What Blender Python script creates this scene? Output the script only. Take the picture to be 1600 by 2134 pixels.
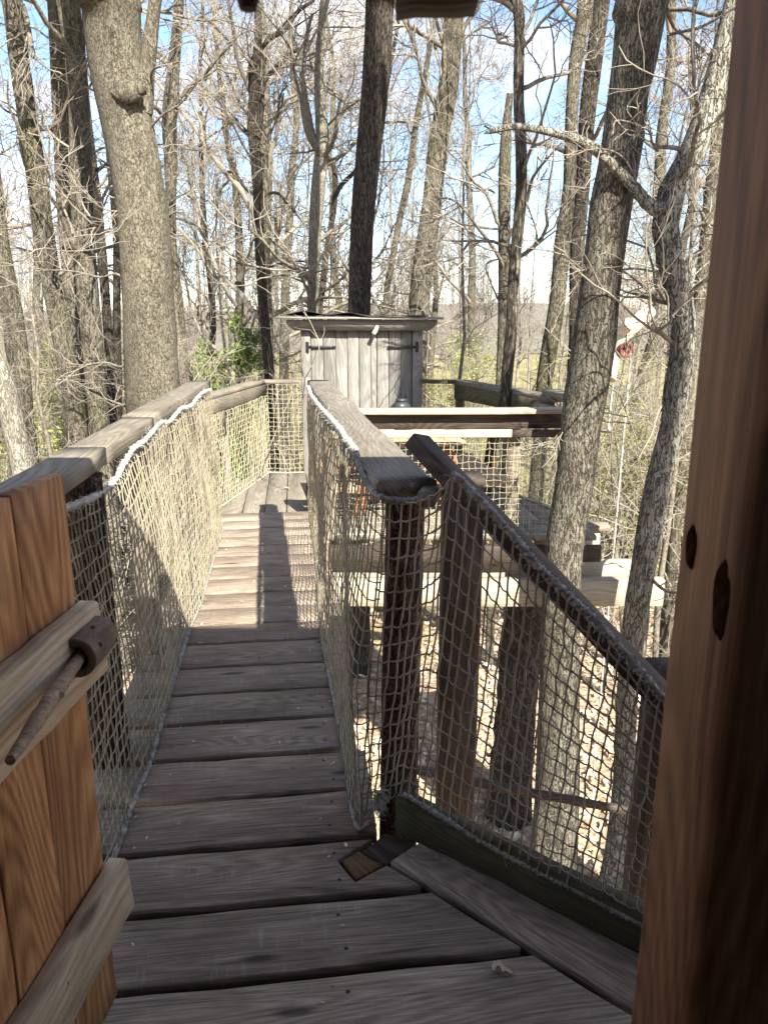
import bpy, math, random
import numpy as np
from mathutils import Vector, Matrix

# ------------------------------------------------------------------ scene, camera, sky, sun
for o in list(bpy.data.objects):
    bpy.data.objects.remove(o)
scene = bpy.context.scene
COL = scene.collection
PITCH = math.radians(14.6)
EYE = 1.55
F, CX, CY = 1600.0, 800.0, 1067.0

cam_d = bpy.data.cameras.new('camera')
cam = bpy.data.objects.new('camera', cam_d)
COL.objects.link(cam)
cam.location = (0, 0, EYE)
cam.rotation_euler = (math.pi / 2 - PITCH, 0, 0)
cam_d.sensor_fit = 'VERTICAL'
cam_d.sensor_height = 36.0
cam_d.lens = 36.0 * F / 2134.0
cam_d.clip_start = 0.03
cam_d.clip_end = 3000
cam_d.dof.use_dof = True
cam_d.dof.focus_distance = 5.0
cam_d.dof.aperture_fstop = 13.0
scene.camera = cam

SUN_AZ, SUN_EL = math.radians(24.0), math.radians(40.0)     # travel direction: left of forward
TRAVEL = Vector((-math.sin(SUN_AZ) * math.cos(SUN_EL), math.cos(SUN_AZ) * math.cos(SUN_EL), -math.sin(SUN_EL)))
world = bpy.data.worlds.new('World')
scene.world = world
world.use_nodes = True
wt = world.node_tree
wt.nodes.clear()
def wn(t, **k):
    n = wt.nodes.new(t)
    for a, b in k.items():
        setattr(n, a, b)
    return n
w_out = wn('ShaderNodeOutputWorld')
w_bg = wn('ShaderNodeBackground')
w_sky = wn('ShaderNodeTexSky', sky_type='NISHITA')
w_sky.sun_disc = False
w_sky.sun_elevation = SUN_EL
w_sky.sun_rotation = math.radians(180 - 24)
w_sky.altitude = 200
w_sky.dust_density = 0.15
w_sky.ozone_density = 3.0
w_sky.air_density = 0.9
w_tc = wn('ShaderNodeTexCoord')
w_map = wn('ShaderNodeMapping')
w_map.inputs['Scale'].default_value = (1.0, 1.0, 2.6)
w_map.inputs['Location'].default_value = (0.3, 0.1, 0.55)
w_n1 = wn('ShaderNodeTexNoise')
w_n1.inputs['Scale'].default_value = 3.4
w_n1.inputs['Detail'].default_value = 8
w_n1.inputs['Roughness'].default_value = 0.6
w_r = wn('ShaderNodeValToRGB')
w_r.color_ramp.elements[0].position = 0.46
w_r.color_ramp.elements[0].color = (0, 0, 0, 1)
w_r.color_ramp.elements[1].position = 0.66
w_r.color_ramp.elements[1].color = (1, 1, 1, 1)
w_mix = wn('ShaderNodeMixRGB')
w_mix.inputs[2].default_value = (4.9, 4.75, 4.7, 1)
lk = wt.links.new
lk(w_tc.outputs['Generated'], w_map.inputs['Vector'])
lk(w_map.outputs['Vector'], w_n1.inputs['Vector'])
lk(w_n1.outputs['Fac'], w_r.inputs['Fac'])
lk(w_r.outputs['Color'], w_mix.inputs['Fac'])
lk(w_sky.outputs['Color'], w_mix.inputs[1])
lk(w_mix.outputs['Color'], w_bg.inputs['Color'])
lk(w_bg.outputs['Background'], w_out.inputs['Surface'])
w_bg.inputs['Strength'].default_value = 0.095

sun_d = bpy.data.lights.new('sun', 'SUN')
sun_d.energy = 5.0
sun_d.angle = math.radians(0.53)
sun_d.color = (1.0, 0.98, 0.87)
sun = bpy.data.objects.new('sun', sun_d)
COL.objects.link(sun)
sun.location = (8, -18, 20)
sun.rotation_euler = TRAVEL.to_track_quat('-Z', 'Y').to_euler()

scene.view_settings.view_transform = 'Standard'
scene.view_settings.look = 'None'
scene.view_settings.gamma = 1.0
scene.view_settings.exposure = 1.85
scene.view_settings.use_curve_mapping = False
scene.cycles.max_bounces = 5
scene.cycles.diffuse_bounces = 2
scene.cycles.glossy_bounces = 2
scene.cycles.transmission_bounces = 4

# ------------------------------------------------------------------ pixel <-> place helpers
SP, CP = math.sin(PITCH), math.cos(PITCH)
def ray(u, v):
    a, b = (u - CX) / F, (v - CY) / F
    return np.array([a, CP - b * SP, -SP - b * CP])
def at_y(u, v, y):
    d = ray(u, v)
    return d * (y / d[1]) + np.array([0, 0, EYE])
def at_z(u, v, z):
    d = ray(u, v)
    return d * ((z - EYE) / d[2]) + np.array([0, 0, EYE])
def depth_y(u, v, y):
    return y / ray(u, v)[1]

# ------------------------------------------------------------------ materials
def nodes_of(name):
    m = bpy.data.materials.new(name)
    m.use_nodes = True
    t = m.node_tree
    t.nodes.clear()
    out = t.nodes.new('ShaderNodeOutputMaterial')
    b = t.nodes.new('ShaderNodeBsdfPrincipled')
    t.links.new(b.outputs[0], out.inputs[0])
    return m, t, b
class NT:
    def __init__(s, t):
        s.t = t
    def n(s, typ, ins=None, **k):
        x = s.t.nodes.new(typ)
        for a, b in k.items():
            setattr(x, a, b)
        if ins:
            for a, b in ins.items():
                if isinstance(b, bpy.types.NodeSocket):
                    s.t.links.new(b, x.inputs[a])
                else:
                    x.inputs[a].default_value = b
        return x
    def ramp(s, fac, stops, interp='LINEAR'):
        x = s.t.nodes.new('ShaderNodeValToRGB')
        x.color_ramp.interpolation = interp
        e = x.color_ramp.elements
        while len(e) < len(stops):
            e.new(0.5)
        for i, (p, c) in enumerate(stops):
            e[i].position = p
            e[i].color = c if len(c) == 4 else (*c, 1)
        s.t.links.new(fac, x.inputs[0])
        return x.outputs[0]
    def mix(s, fac, a, b, mode='MIX'):
        x = s.t.nodes.new('ShaderNodeMixRGB')
        x.blend_type = mode
        for i, v in enumerate((fac, a, b)):
            if isinstance(v, bpy.types.NodeSocket):
                s.t.links.new(v, x.inputs[i])
            elif i == 0:
                x.inputs[0].default_value = v
            else:
                x.inputs[i].default_value = v if len(v) == 4 else (*v, 1)
        return x.outputs[0]
    def math(s, op, a, b=0.0):
        x = s.t.nodes.new('ShaderNodeMath')
        x.operation = op
        for i, v in enumerate((a, b)):
            if isinstance(v, bpy.types.NodeSocket):
                s.t.links.new(v, x.inputs[i])
            else:
                x.inputs[i].default_value = v
        return x.outputs[0]

MATS = {}
def wood(name, dark, mid, light, bump=0.35, rough=0.8, stain=None, stain_amt=0.5, grain=1.0, vary=0.25, scuff=0.0, knots=True, rings=0.30):
    """weathered board; grain runs along the board's own X axis"""
    m, t, b = nodes_of(name)
    q = NT(t)
    tc = q.n('ShaderNodeTexCoord')
    oi = q.n('ShaderNodeObjectInfo')
    rnd = q.math('MULTIPLY', oi.outputs['Random'], 37.0)
    comb = q.n('ShaderNodeCombineXYZ', {0: rnd, 1: q.math('MULTIPLY', rnd, 1.7), 2: q.math('MULTIPLY', rnd, 0.37)})
    add = q.n('ShaderNodeVectorMath', {0: tc.outputs['Object'], 1: comb.outputs[0]}, operation='ADD').outputs[0]
    cont = q.n('ShaderNodeTexNoise', {'Vector': q.n('ShaderNodeMapping', {'Vector': add, 'Scale': (0.55, 4.6 * grain, 4.6 * grain)}).outputs[0], 'Scale': 1.0, 'Detail': 1.5, 'Roughness': 0.4})
    ring = q.math('ADD', q.math('MULTIPLY', q.math('SINE', q.math('MULTIPLY', cont.outputs['Fac'], 230.0)), 0.5), 0.5)
    fine = q.n('ShaderNodeTexNoise', {'Vector': q.n('ShaderNodeMapping', {'Vector': add, 'Scale': (4.0, 150 * grain, 150 * grain)}).outputs[0], 'Scale': 1.0, 'Detail': 4.0, 'Roughness': 0.7})
    big = q.n('ShaderNodeTexNoise', {'Vector': q.n('ShaderNodeMapping', {'Vector': add, 'Scale': (2.6, 7, 7)}).outputs[0], 'Scale': 1.0, 'Detail': 6.0, 'Roughness': 0.7})
    g = q.math('ADD', q.math('MULTIPLY', fine.outputs['Fac'], 0.62), q.math('MULTIPLY', q.math('MULTIPLY', ring, big.outputs['Fac']), 2 * rings * 0.55))
    g = q.math('ADD', g, q.math('MULTIPLY', big.outputs['Fac'], 0.42))
    col = q.ramp(g, [(0.36, dark), (0.60, mid), (0.84, light)])
    val = q.math('ADD', q.math('MULTIPLY', oi.outputs['Random'], 2 * vary), 1.0 - vary)
    hsv = q.n('ShaderNodeHueSaturation', {'Color': col, 'Value': val})
    col = hsv.outputs[0]
    if stain:
        sf = q.ramp(big.outputs['Color'], [(0.44, (0, 0, 0)), (0.66, (1, 1, 1))])
        col = q.mix(q.math('MULTIPLY', sf, stain_amt), col, stain)
    if scuff:
        s1 = q.n('ShaderNodeTexNoise', {'Vector': q.n('ShaderNodeMapping', {'Vector': add, 'Scale': (70, 8, 30), 'Rotation': (0, 0, 0.5)}).outputs[0], 'Scale': 1.0, 'Detail': 3.0})
        sf = q.math('MULTIPLY', q.ramp(s1.outputs['Fac'], [(0.58, (0, 0, 0)), (0.70, (1, 1, 1))]), q.ramp(big.outputs['Fac'], [(0.48, (0, 0, 0)), (0.66, (1, 1, 1))]))
        col = q.mix(q.math('MULTIPLY', sf, scuff), col, (0.34, 0.30, 0.26))
    h = g
    if knots:
        vo = q.n('ShaderNodeTexVoronoi', {'Vector': q.n('ShaderNodeMapping', {'Vector': add, 'Scale': (1.7, 6.5, 6.5)}).outputs[0], 'Scale': 1.0, 'Randomness': 1.0})
        kf = q.ramp(vo.outputs['Distance'], [(0.05, (1, 1, 1)), (0.11, (0, 0, 0))])
        col = q.mix(q.math('MULTIPLY', kf, 0.8), col, tuple(c * 0.4 for c in dark))
        h = q.math('SUBTRACT', g, q.math('MULTIPLY', kf, 0.3))
    cf = q.ramp(cont.outputs['Fac'], [(0.330, (0, 0, 0)), (0.334, (1, 1, 1)), (0.338, (0, 0, 0))])
    col = q.mix(q.math('MULTIPLY', cf, 0.8), col, tuple(c * 0.3 for c in dark))
    h = q.math('SUBTRACT', h, q.math('MULTIPLY', cf, 0.5))
    bm = q.n('ShaderNodeBump', {'Height': h, 'Strength': bump, 'Distance': 0.006})
    t.links.new(col, b.inputs['Base Color'])
    t.links.new(bm.outputs[0], b.inputs['Normal'])
    b.inputs['Roughness'].default_value = rough
    b.inputs['Specular IOR Level'].default_value = 0.25
    MATS[name] = m
    return m

def bark(name, crack, plate, lichen, sx=26, sz=7, bump=0.9, lich=0.35, moss=0.0, edge=0.16, cross=0.5, plates=False):
    """furrowed bark: long ridges broken across into plates, with lichen and weather stains"""
    m, t, b = nodes_of(name)
    q = NT(t)
    tc = q.n('ShaderNodeTexCoord')
    oi = q.n('ShaderNodeObjectInfo')
    off = q.math('MULTIPLY', oi.outputs['Random'], 19.0)
    co = q.n('ShaderNodeVectorMath', {0: tc.outputs['Object'], 1: q.n('ShaderNodeCombineXYZ', {0: off, 1: off, 2: off}).outputs[0]}, operation='ADD').outputs[0]
    def ridge(sc, d):
        n_ = q.n('ShaderNodeTexNoise', {'Vector': q.n('ShaderNodeMapping', {'Vector': co, 'Scale': sc}).outputs[0], 'Scale': 1.0, 'Detail': d, 'Roughness': 0.62, 'Distortion': 0.9})
        return q.math('MULTIPLY', q.math('ABSOLUTE', q.math('SUBTRACT', n_.outputs['Fac'], 0.5)), 5.0)
    r1 = ridge((sx, sx, sz), 3.0)
    r2 = q.math('ADD', ridge((sx * 0.7, sx * 0.7, sx * 0.9), 2.0), 1.0 - cross)
    nz = q.n('ShaderNodeTexNoise', {'Vector': q.n('ShaderNodeMapping', {'Vector': co, 'Scale': (70, 70, 26)}).outputs[0], 'Scale': 1.0, 'Detail': 4.0, 'Roughness': 0.7})
    rr_ = q.math('MINIMUM', r1, r2)
    if plates:
        wv = q.n('ShaderNodeVectorMath', {0: nz.outputs['Color'], 1: (0.045, 0.045, 0.07)}, operation='MULTIPLY').outputs[0]
        mp = q.n('ShaderNodeMapping', {'Vector': q.n('ShaderNodeVectorMath', {0: co, 1: wv}, operation='ADD').outputs[0], 'Scale': (sx, sx, sz)}).outputs[0]
        vo = q.n('ShaderNodeTexVoronoi', {'Vector': mp, 'Scale': 1.0, 'Randomness': 1.0}, feature='DISTANCE_TO_EDGE')
        rr_ = q.math('MINIMUM', q.math('ADD', q.math('MULTIPLY', vo.outputs['Distance'], 1.6), q.math('MULTIPLY', r2, 0.12)), q.math('ADD', r1, 0.02))
    f = q.ramp(rr_, [(0.0, (0, 0, 0)), (edge * 1.8, (0.72, 0.72, 0.72)), (1.0, (1, 1, 1))])
    h = q.math('ADD', f, q.math('MULTIPLY', nz.outputs['Fac'], 0.5))
    pl = q.mix(nz.outputs['Fac'], tuple(c * 0.55 for c in plate), tuple(min(1, c * 1.4) for c in plate))
    ln = q.n('ShaderNodeTexNoise', {'Vector': co, 'Scale': 6.0, 'Detail': 7.0, 'Roughness': 0.75})
    lf = q.ramp(ln.outputs['Fac'], [(0.53, (0, 0, 0)), (0.62, (1, 1, 1))])
    pl = q.mix(q.math('MULTIPLY', lf, lich), pl, lichen)
    big = q.n('ShaderNodeTexNoise', {'Vector': q.n('ShaderNodeMapping', {'Vector': co, 'Scale': (2.4, 2.4, 1.1)}).outputs[0], 'Scale': 1.0, 'Detail': 4.0})
    pl = q.mix(q.ramp(big.outputs['Fac'], [(0.38, (0.6, 0.6, 0.6)), (0.58, (0, 0, 0))]), pl, tuple(c * 0.5 for c in plate))
    if moss:
        mf = q.n('ShaderNodeSeparateColor', {0: big.outputs['Color']}).outputs[1]
        pl = q.mix(q.math('MULTIPLY', q.ramp(mf, [(0.5, (0, 0, 0)), (0.65, (1, 1, 1))]), moss), pl, (0.13, 0.13, 0.04))
    col = q.mix(f, crack, pl)
    bm = q.n('ShaderNodeBump', {'Height': h, 'Strength': bump, 'Distance': 0.02})
    t.links.new(col, b.inputs['Base Color'])
    t.links.new(bm.outputs[0], b.inputs['Normal'])
    b.inputs['Roughness'].default_value = 0.95
    b.inputs['Specular IOR Level'].default_value = 0.1
    MATS[name] = m
    return m

def plain(name, c1, c2, scale=8.0, rough=0.8, bump=0.0, metal=0.0, detail=5.0, stretch=(1, 1, 1), c3=None, lo=0.35, hi=0.68, per_obj=False):
    m, t, b = nodes_of(name)
    q = NT(t)
    tc = q.n('ShaderNodeTexCoord')
    mp = q.n('ShaderNodeMapping', {'Vector': tc.outputs['Object'], 'Scale': stretch}).outputs[0]
    nz = q.n('ShaderNodeTexNoise', {'Vector': mp, 'Scale': scale, 'Detail': detail, 'Roughness': 0.65})
    st = [(lo, c1), (hi, c2)] if c3 is None else [(lo, c1), ((lo + hi) / 2, c2), (hi, c3)]
    col = q.ramp(nz.outputs['Fac'], st)
    t.links.new(col, b.inputs['Base Color'])
    if bump:
        bm = q.n('ShaderNodeBump', {'Height': nz.outputs['Fac'], 'Strength': bump, 'Distance': 0.01})
        t.links.new(bm.outputs[0], b.inputs['Normal'])
    b.inputs['Roughness'].default_value = rough
    b.inputs['Metallic'].default_value = metal
    b.inputs['Specular IOR Level'].default_value = 0.3
    MATS[name] = m
    return m

def island_leaf(name, stops, rough=0.8, trans=0.0):
    """colour varies from leaf to leaf (each mesh island)"""
    m, t, b = nodes_of(name)
    q = NT(t)
    g = q.n('ShaderNodeNewGeometry')
    col = q.ramp(g.outputs['Random Per Island'], stops)
    t.links.new(col, b.inputs['Base Color'])
    b.inputs['Roughness'].default_value = rough
    b.inputs['Specular IOR Level'].default_value = 0.2
    if trans:
        tr = q.n('ShaderNodeBsdfTranslucent', {'Color': col})
        mx = q.n('ShaderNodeMixShader', {0: trans, 1: b.outputs[0], 2: tr.outputs[0]})
        out = [x for x in t.nodes if x.type == 'OUTPUT_MATERIAL'][0]
        t.links.new(mx.outputs[0], out.inputs[0])
    MATS[name] = m
    return m

wood('deck_wood', (0.060, 0.042, 0.031), (0.262, 0.203, 0.154), (0.48, 0.40, 0.312), bump=0.5, stain=(0.095, 0.064, 0.046), stain_amt=0.55, vary=0.2, scuff=0.6, rings=0.17, grain=1.35)
wood('platform_wood', (0.075, 0.062, 0.048), (0.215, 0.183, 0.145), (0.36, 0.315, 0.255), bump=0.5, stain=(0.11, 0.09, 0.068), stain_amt=0.5, vary=0.15, scuff=0.5, rings=0.22, grain=1.2)
wood('rail_wood', (0.085, 0.068, 0.050), (0.168, 0.140, 0.107), (0.25, 0.213, 0.166), bump=0.3, vary=0.08, knots=False)
wood('old_rail_wood', (0.07, 0.058, 0.046), (0.17, 0.145, 0.115), (0.29, 0.255, 0.205), bump=0.9, vary=0.08, grain=1.1, rings=0.15)
wood('shed_wood', (0.085, 0.076, 0.066), (0.185, 0.169, 0.150), (0.29, 0.268, 0.238), bump=0.5, vary=0.22, stain=(0.12, 0.105, 0.09), stain_amt=0.5)
wood('cedar_wood', (0.12, 0.045, 0.016), (0.33, 0.148, 0.056), (0.50, 0.27, 0.115), bump=0.5, vary=0.12, grain=0.75, rough=0.65, rings=0.34, stain=(0.16, 0.065, 0.03), stain_amt=0.5)
wood('pine_wood', (0.24, 0.165, 0.10), (0.43, 0.325, 0.22), (0.56, 0.445, 0.315), bump=0.3, vary=0.06, grain=0.8, rings=0.25, stain=(0.26, 0.18, 0.11), stain_amt=0.5)
wood('dark_wood', (0.020, 0.014, 0.011), (0.050, 0.036, 0.027), (0.098, 0.074, 0.058), bump=0.5, vary=0.12)
wood('green_wood', (0.028, 0.025, 0.015), (0.072, 0.060, 0.036), (0.125, 0.105, 0.066), bump=0.5, vary=0.1, stain=(0.052, 0.055, 0.022), stain_amt=0.6)
wood('beam_wood', (0.20, 0.165, 0.12), (0.37, 0.315, 0.235), (0.50, 0.44, 0.345), bump=0.45, vary=0.12, stain=(0.22, 0.18, 0.125), stain_amt=0.6)
wood('jamb_wood', (0.055, 0.021, 0.009), (0.185, 0.080, 0.036), (0.30, 0.145, 0.070), bump=0.4, vary=0.05, grain=0.8, rough=0.6, rings=0.22)
wood('table_wood', (0.26, 0.15, 0.085), (0.40, 0.27, 0.17), (0.50, 0.36, 0.24), bump=0.25, vary=0.15)
wood('red_wood', (0.12, 0.045, 0.022), (0.21, 0.085, 0.042), (0.29, 0.13, 0.07), bump=0.25, vary=0.1)
wood('stump_wood', (0.06, 0.035, 0.015), (0.13, 0.075, 0.034), (0.20, 0.125, 0.06), bump=0.9, vary=0.1)
bark('bark_oak', (0.040, 0.032, 0.023), (0.225, 0.194, 0.143), (0.34, 0.32, 0.25), sx=34, sz=13, bump=1.0, edge=0.085, plates=True)
bark('bark_grey', (0.035, 0.028, 0.021), (0.205, 0.176, 0.134), (0.30, 0.285, 0.225), sx=44, sz=9, bump=0.9, moss=0.4, cross=0.7, edge=0.13)
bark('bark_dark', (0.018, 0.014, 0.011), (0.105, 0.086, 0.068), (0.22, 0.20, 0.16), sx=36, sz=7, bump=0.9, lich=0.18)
bark('bark_furrow', (0.030, 0.023, 0.017), (0.235, 0.206, 0.158), (0.40, 0.39, 0.33), sx=38, sz=9, bump=1.0, lich=0.5, edge=0.17, cross=0.75)
bark('bark_lichen', (0.030, 0.024, 0.019), (0.33, 0.30, 0.24), (0.52, 0.51, 0.45), sx=38, sz=10, bump=1.0, lich=0.6, edge=0.13, cross=0.7)
bark('bark_pale', (0.08, 0.068, 0.052), (0.31, 0.28, 0.22), (0.42, 0.41, 0.35), sx=44, sz=10, bump=0.6, lich=0.6)
bark('bark_post', (0.018, 0.012, 0.009), (0.165, 0.110, 0.080), (0.22, 0.19, 0.155), sx=42, sz=13, bump=1.0, lich=0.45, edge=0.2, cross=0.8)
bark('dead_wood', (0.028, 0.021, 0.016), (0.150, 0.124, 0.096), (0.40, 0.355, 0.29), sx=46, sz=5, bump=1.0, lich=0.7, edge=0.22, cross=0.3)
plain('limb_bark', (0.065, 0.054, 0.041), (0.235, 0.20, 0.152), 26, 0.95, 0.5)
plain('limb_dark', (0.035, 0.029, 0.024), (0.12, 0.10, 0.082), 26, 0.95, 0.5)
plain('twig_bark', (0.15, 0.125, 0.097), (0.32, 0.275, 0.215), 6, 0.9)
plain('far_twigs', (0.15, 0.122, 0.103), (0.25, 0.21, 0.178), 2, 0.95)
plain('net_cord', (0.15, 0.125, 0.085), (0.30, 0.258, 0.190), 5, 0.9, c3=(0.22, 0.215, 0.12))
plain('net_grey', (0.16, 0.125, 0.095), (0.30, 0.25, 0.205), 6, 0.9, c3=(0.24, 0.17, 0.10))
plain('net_yellow', (0.36, 0.32, 0.20), (0.50, 0.45, 0.31), 7, 0.9)
plain('rope_white', (0.24, 0.225, 0.195), (0.50, 0.475, 0.42), 30, 0.95, 0.5)
plain('rope_grey', (0.13, 0.118, 0.10), (0.36, 0.335, 0.29), 40, 0.95, 0.5)
plain('iron', (0.02, 0.02, 0.022), (0.06, 0.058, 0.06), 30, 0.5, 0.2, metal=0.6)
plain('lantern_metal', (0.045, 0.05, 0.06), (0.075, 0.08, 0.09), 12, 0.45, metal=0.5)
plain('rust', (0.10, 0.032, 0.024), (0.26, 0.09, 0.07), 18, 0.8, 0.3)
plain('tar_sheet', (0.012, 0.011, 0.010), (0.05, 0.045, 0.04), 9, 0.8, 0.5)
plain('bark_stick', (0.13, 0.085, 0.055), (0.34, 0.24, 0.165), 14, 0.7, 0.5, stretch=(1, 6, 6))
plain('bark_drum', (0.055, 0.034, 0.026), (0.17, 0.115, 0.085), 16, 0.65, 0.5, stretch=(3, 1, 1))
plain('soil', (0.10, 0.068, 0.045), (0.30, 0.225, 0.15), 2.5, 1.0, 0.3, detail=8)
plain('debarked', (0.50, 0.41, 0.28), (0.66, 0.57, 0.43), 5, 0.7, 0.2)
plain('orange_fungus', (0.55, 0.22, 0.07), (0.65, 0.33, 0.12), 9, 0.8)
island_leaf('dry_leaves', [(0.0, (0.26, 0.155, 0.09)), (0.3, (0.50, 0.36, 0.24)), (0.7, (0.62, 0.49, 0.35)), (1.0, (0.72, 0.61, 0.48))])
island_leaf('hemlock_leaves', [(0.0, (0.09, 0.135, 0.035)), (0.5, (0.19, 0.25, 0.065)), (1.0, (0.30, 0.36, 0.115))], trans=0.35)
plain('knot_wood', (0.012, 0.005, 0.003), (0.04, 0.017, 0.009), 90, 1.0)
MATS['knot_wood'].node_tree.nodes['Principled BSDF'].inputs['Specular IOR Level'].default_value = 0.0
island_leaf('spring_leaves', [(0.0, (0.18, 0.19, 0.05)), (0.6, (0.30, 0.31, 0.085)), (1.0, (0.40, 0.40, 0.14))], trans=0.35)
mg, tg, bg_ = nodes_of('lantern_glass')
bg_.inputs['Base Color'].default_value = (0.8, 0.85, 0.85, 1)
bg_.inputs['Roughness'].default_value = 0.05
bg_.inputs['Transmission Weight'].default_value = 0.95
MATS['lantern_glass'] = mg

# ground material: leaf litter near, mossy grass and brush-brown patches farther out
mg, tg, bg_ = nodes_of('forest_floor')
q = NT(tg)
tc = q.n('ShaderNodeTexCoord')
n1 = q.n('ShaderNodeTexNoise', {'Vector': tc.outputs['Object'], 'Scale': 14.0, 'Detail': 8.0, 'Roughness': 0.75})
n2 = q.n('ShaderNodeTexNoise', {'Vector': tc.outputs['Object'], 'Scale': 0.16, 'Detail': 6.0, 'Roughness': 0.6})
n3 = q.n('ShaderNodeTexVoronoi', {'Vector': tc.outputs['Object'], 'Scale': 13.0})
lit = q.ramp(n1.outputs['Fac'], [(0.32, (0.22, 0.14, 0.085)), (0.5, (0.46, 0.335, 0.225)), (0.66, (0.60, 0.475, 0.34))])
lit = q.mix(0.4, lit, q.mix(1.0, lit, q.n('ShaderNodeRGBToBW', {0: n3.outputs['Color']}).outputs[0], 'OVERLAY'))
grass = q.ramp(n1.outputs['Fac'], [(0.35, (0.10, 0.10, 0.035)), (0.65, (0.27, 0.26, 0.10))])
sep = q.n('ShaderNodeSeparateXYZ', {0: tc.outputs['Object']})
dist = q.math('ADD', q.math('MULTIPLY', sep.outputs[1], 0.035), q.math('MULTIPLY', n2.outputs['Fac'], 1.6))
gm = q.ramp(dist, [(0.0, (0, 0, 0)), (0.5, (0, 0, 0)), (0.75, (1, 1, 1))])
dist2 = q.math('SUBTRACT', dist, 0.65)
gm = q.ramp(dist2, [(0.45, (0, 0, 0)), (0.80, (1, 1, 1))])
colg = q.mix(q.math('MULTIPLY', gm, 0.75), lit, grass)
bmp = q.n('ShaderNodeBump', {'Height': q.math('ADD', n1.outputs['Fac'], n3.outputs['Distance']), 'Strength': 0.8, 'Distance': 0.05})
tg.links.new(colg, bg_.inputs['Base Color'])
tg.links.new(bmp.outputs[0], bg_.inputs['Normal'])
bg_.inputs['Roughness'].default_value = 1.0
bg_.inputs['Specular IOR Level'].default_value = 0.1
MATS['forest_floor'] = mg
plain('far_hill', (0.085, 0.073, 0.060), (0.165, 0.142, 0.112), 0.35, 1.0, 0.0, detail=10, c3=(0.17, 0.165, 0.095))

# ------------------------------------------------------------------ mesh helpers
WORLD = {}
def tag(o, label=None, cat=None, group=None, kind=None):
    if label: o['label'] = label
    if cat: o['category'] = cat
    if group: o['group'] = group
    if kind: o['kind'] = kind
    return o
def place(o, parent, W):
    WORLD[o.name] = W
    if parent is not None:
        o.parent = parent
        o.matrix_basis = WORLD[parent.name].inverted() @ W
    else:
        o.matrix_basis = W
def empty(name, loc, label, cat, group=None):
    o = bpy.data.objects.new(name, None)
    COL.objects.link(o)
    o.empty_display_size = 0.1
    place(o, None, Matrix.Translation(Vector([float(c) for c in loc])))
    return tag(o, label, cat, group)
def link(name, me, mat, parent=None, W=None):
    o = bpy.data.objects.new(name, me)
    COL.objects.link(o)
    if mat and not me.materials:
        me.materials.append(MATS[mat])
    place(o, parent, W if W is not None else Matrix.Identity(4))
    return o
class Acc:
    """collects vertices and faces of one mesh"""
    def __init__(s):
        s.v, s.f, s.n = [], [], 0
    def add(s, V, faces):
        V = np.asarray(V, dtype=np.float64).reshape(-1, 3)
        if isinstance(faces, np.ndarray):
            s.f.append(faces + s.n)
        else:
            by = {}
            for f in faces:
                by.setdefault(len(f), []).append(f)
            for k in by.values():
                s.f.append(np.array(k, dtype=np.int64) + s.n)
        s.v.append(V)
        s.n += len(V)
    def mesh(s, name, origin=(0, 0, 0), smooth=True):
        me = bpy.data.meshes.new(name)
        V = np.concatenate(s.v) - np.asarray(origin, dtype=np.float64)
        me.vertices.add(len(V))
        me.vertices.foreach_set('co', V.astype(np.float32).ravel())
        loops = np.concatenate([f.ravel() for f in s.f])
        tot = np.concatenate([np.full(len(f), f.shape[1], dtype=np.int64) for f in s.f])
        st = np.concatenate([[0], np.cumsum(tot)[:-1]])
        me.loops.add(len(loops))
        me.loops.foreach_set('vertex_index', loops.astype(np.int32))
        me.polygons.add(len(tot))
        me.polygons.foreach_set('loop_start', st.astype(np.int32))
        me.polygons.foreach_set('loop_total', tot.astype(np.int32))
        if smooth:
            me.polygons.foreach_set('use_smooth', np.ones(len(tot), dtype=bool))
        me.update(calc_edges=True)
        return me
    def obj(s, name, mat, parent=None, origin=(0, 0, 0), smooth=True):
        return link(name, s.mesh(name, origin, smooth), mat, parent, Matrix.Translation(Vector([float(c) for c in origin])))

def norm(a):
    return a / np.maximum(np.linalg.norm(a, axis=-1, keepdims=True), 1e-9)
def tubes(acc, P, R, sides=3, cap=False, jit=None):
    P = np.asarray(P, dtype=np.float64)
    if P.ndim == 2:
        P = P[None]
    R = np.broadcast_to(np.asarray(R, dtype=np.float64), P.shape[:2])
    N, m, _ = P.shape
    T = norm(np.gradient(P, axis=1))
    mean = norm(P[:, -1] - P[:, 0] + 1e-9)
    ref = np.where(np.abs(mean[:, 2:3]) > 0.7, np.array([[1.0, 0, 0]]), np.array([[0, 0, 1.0]]))
    B = norm(np.cross(T, ref[:, None, :]))
    C = np.cross(B, T)
    a = np.linspace(0, 2 * math.pi, sides, endpoint=False)
    rr = R[:, :, None] * np.ones(sides)
    if jit is not None:
        rr = rr * jit
    V = P[:, :, None, :] + rr[..., None] * (np.cos(a)[:, None] * B[:, :, None, :] + np.sin(a)[:, None] * C[:, :, None, :])
    base = np.arange(N)[:, None, None] * (m * sides)
    k = np.arange(m - 1)[None, :, None] * sides
    j = np.arange(sides)[None, None, :]
    j2 = (j + 1) % sides
    f = np.stack([base + k + j, base + k + sides + j, base + k + sides + j2, base + k + j2], axis=-1).reshape(-1, 4)
    acc.add(V.reshape(-1, 3), f)
    if cap:
        for i in range(N):
            c0 = V[i, 0][::1]
            acc.add(c0, [list(range(sides))])
            acc.add(V[i, -1], [list(range(sides))[::-1]])
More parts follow.
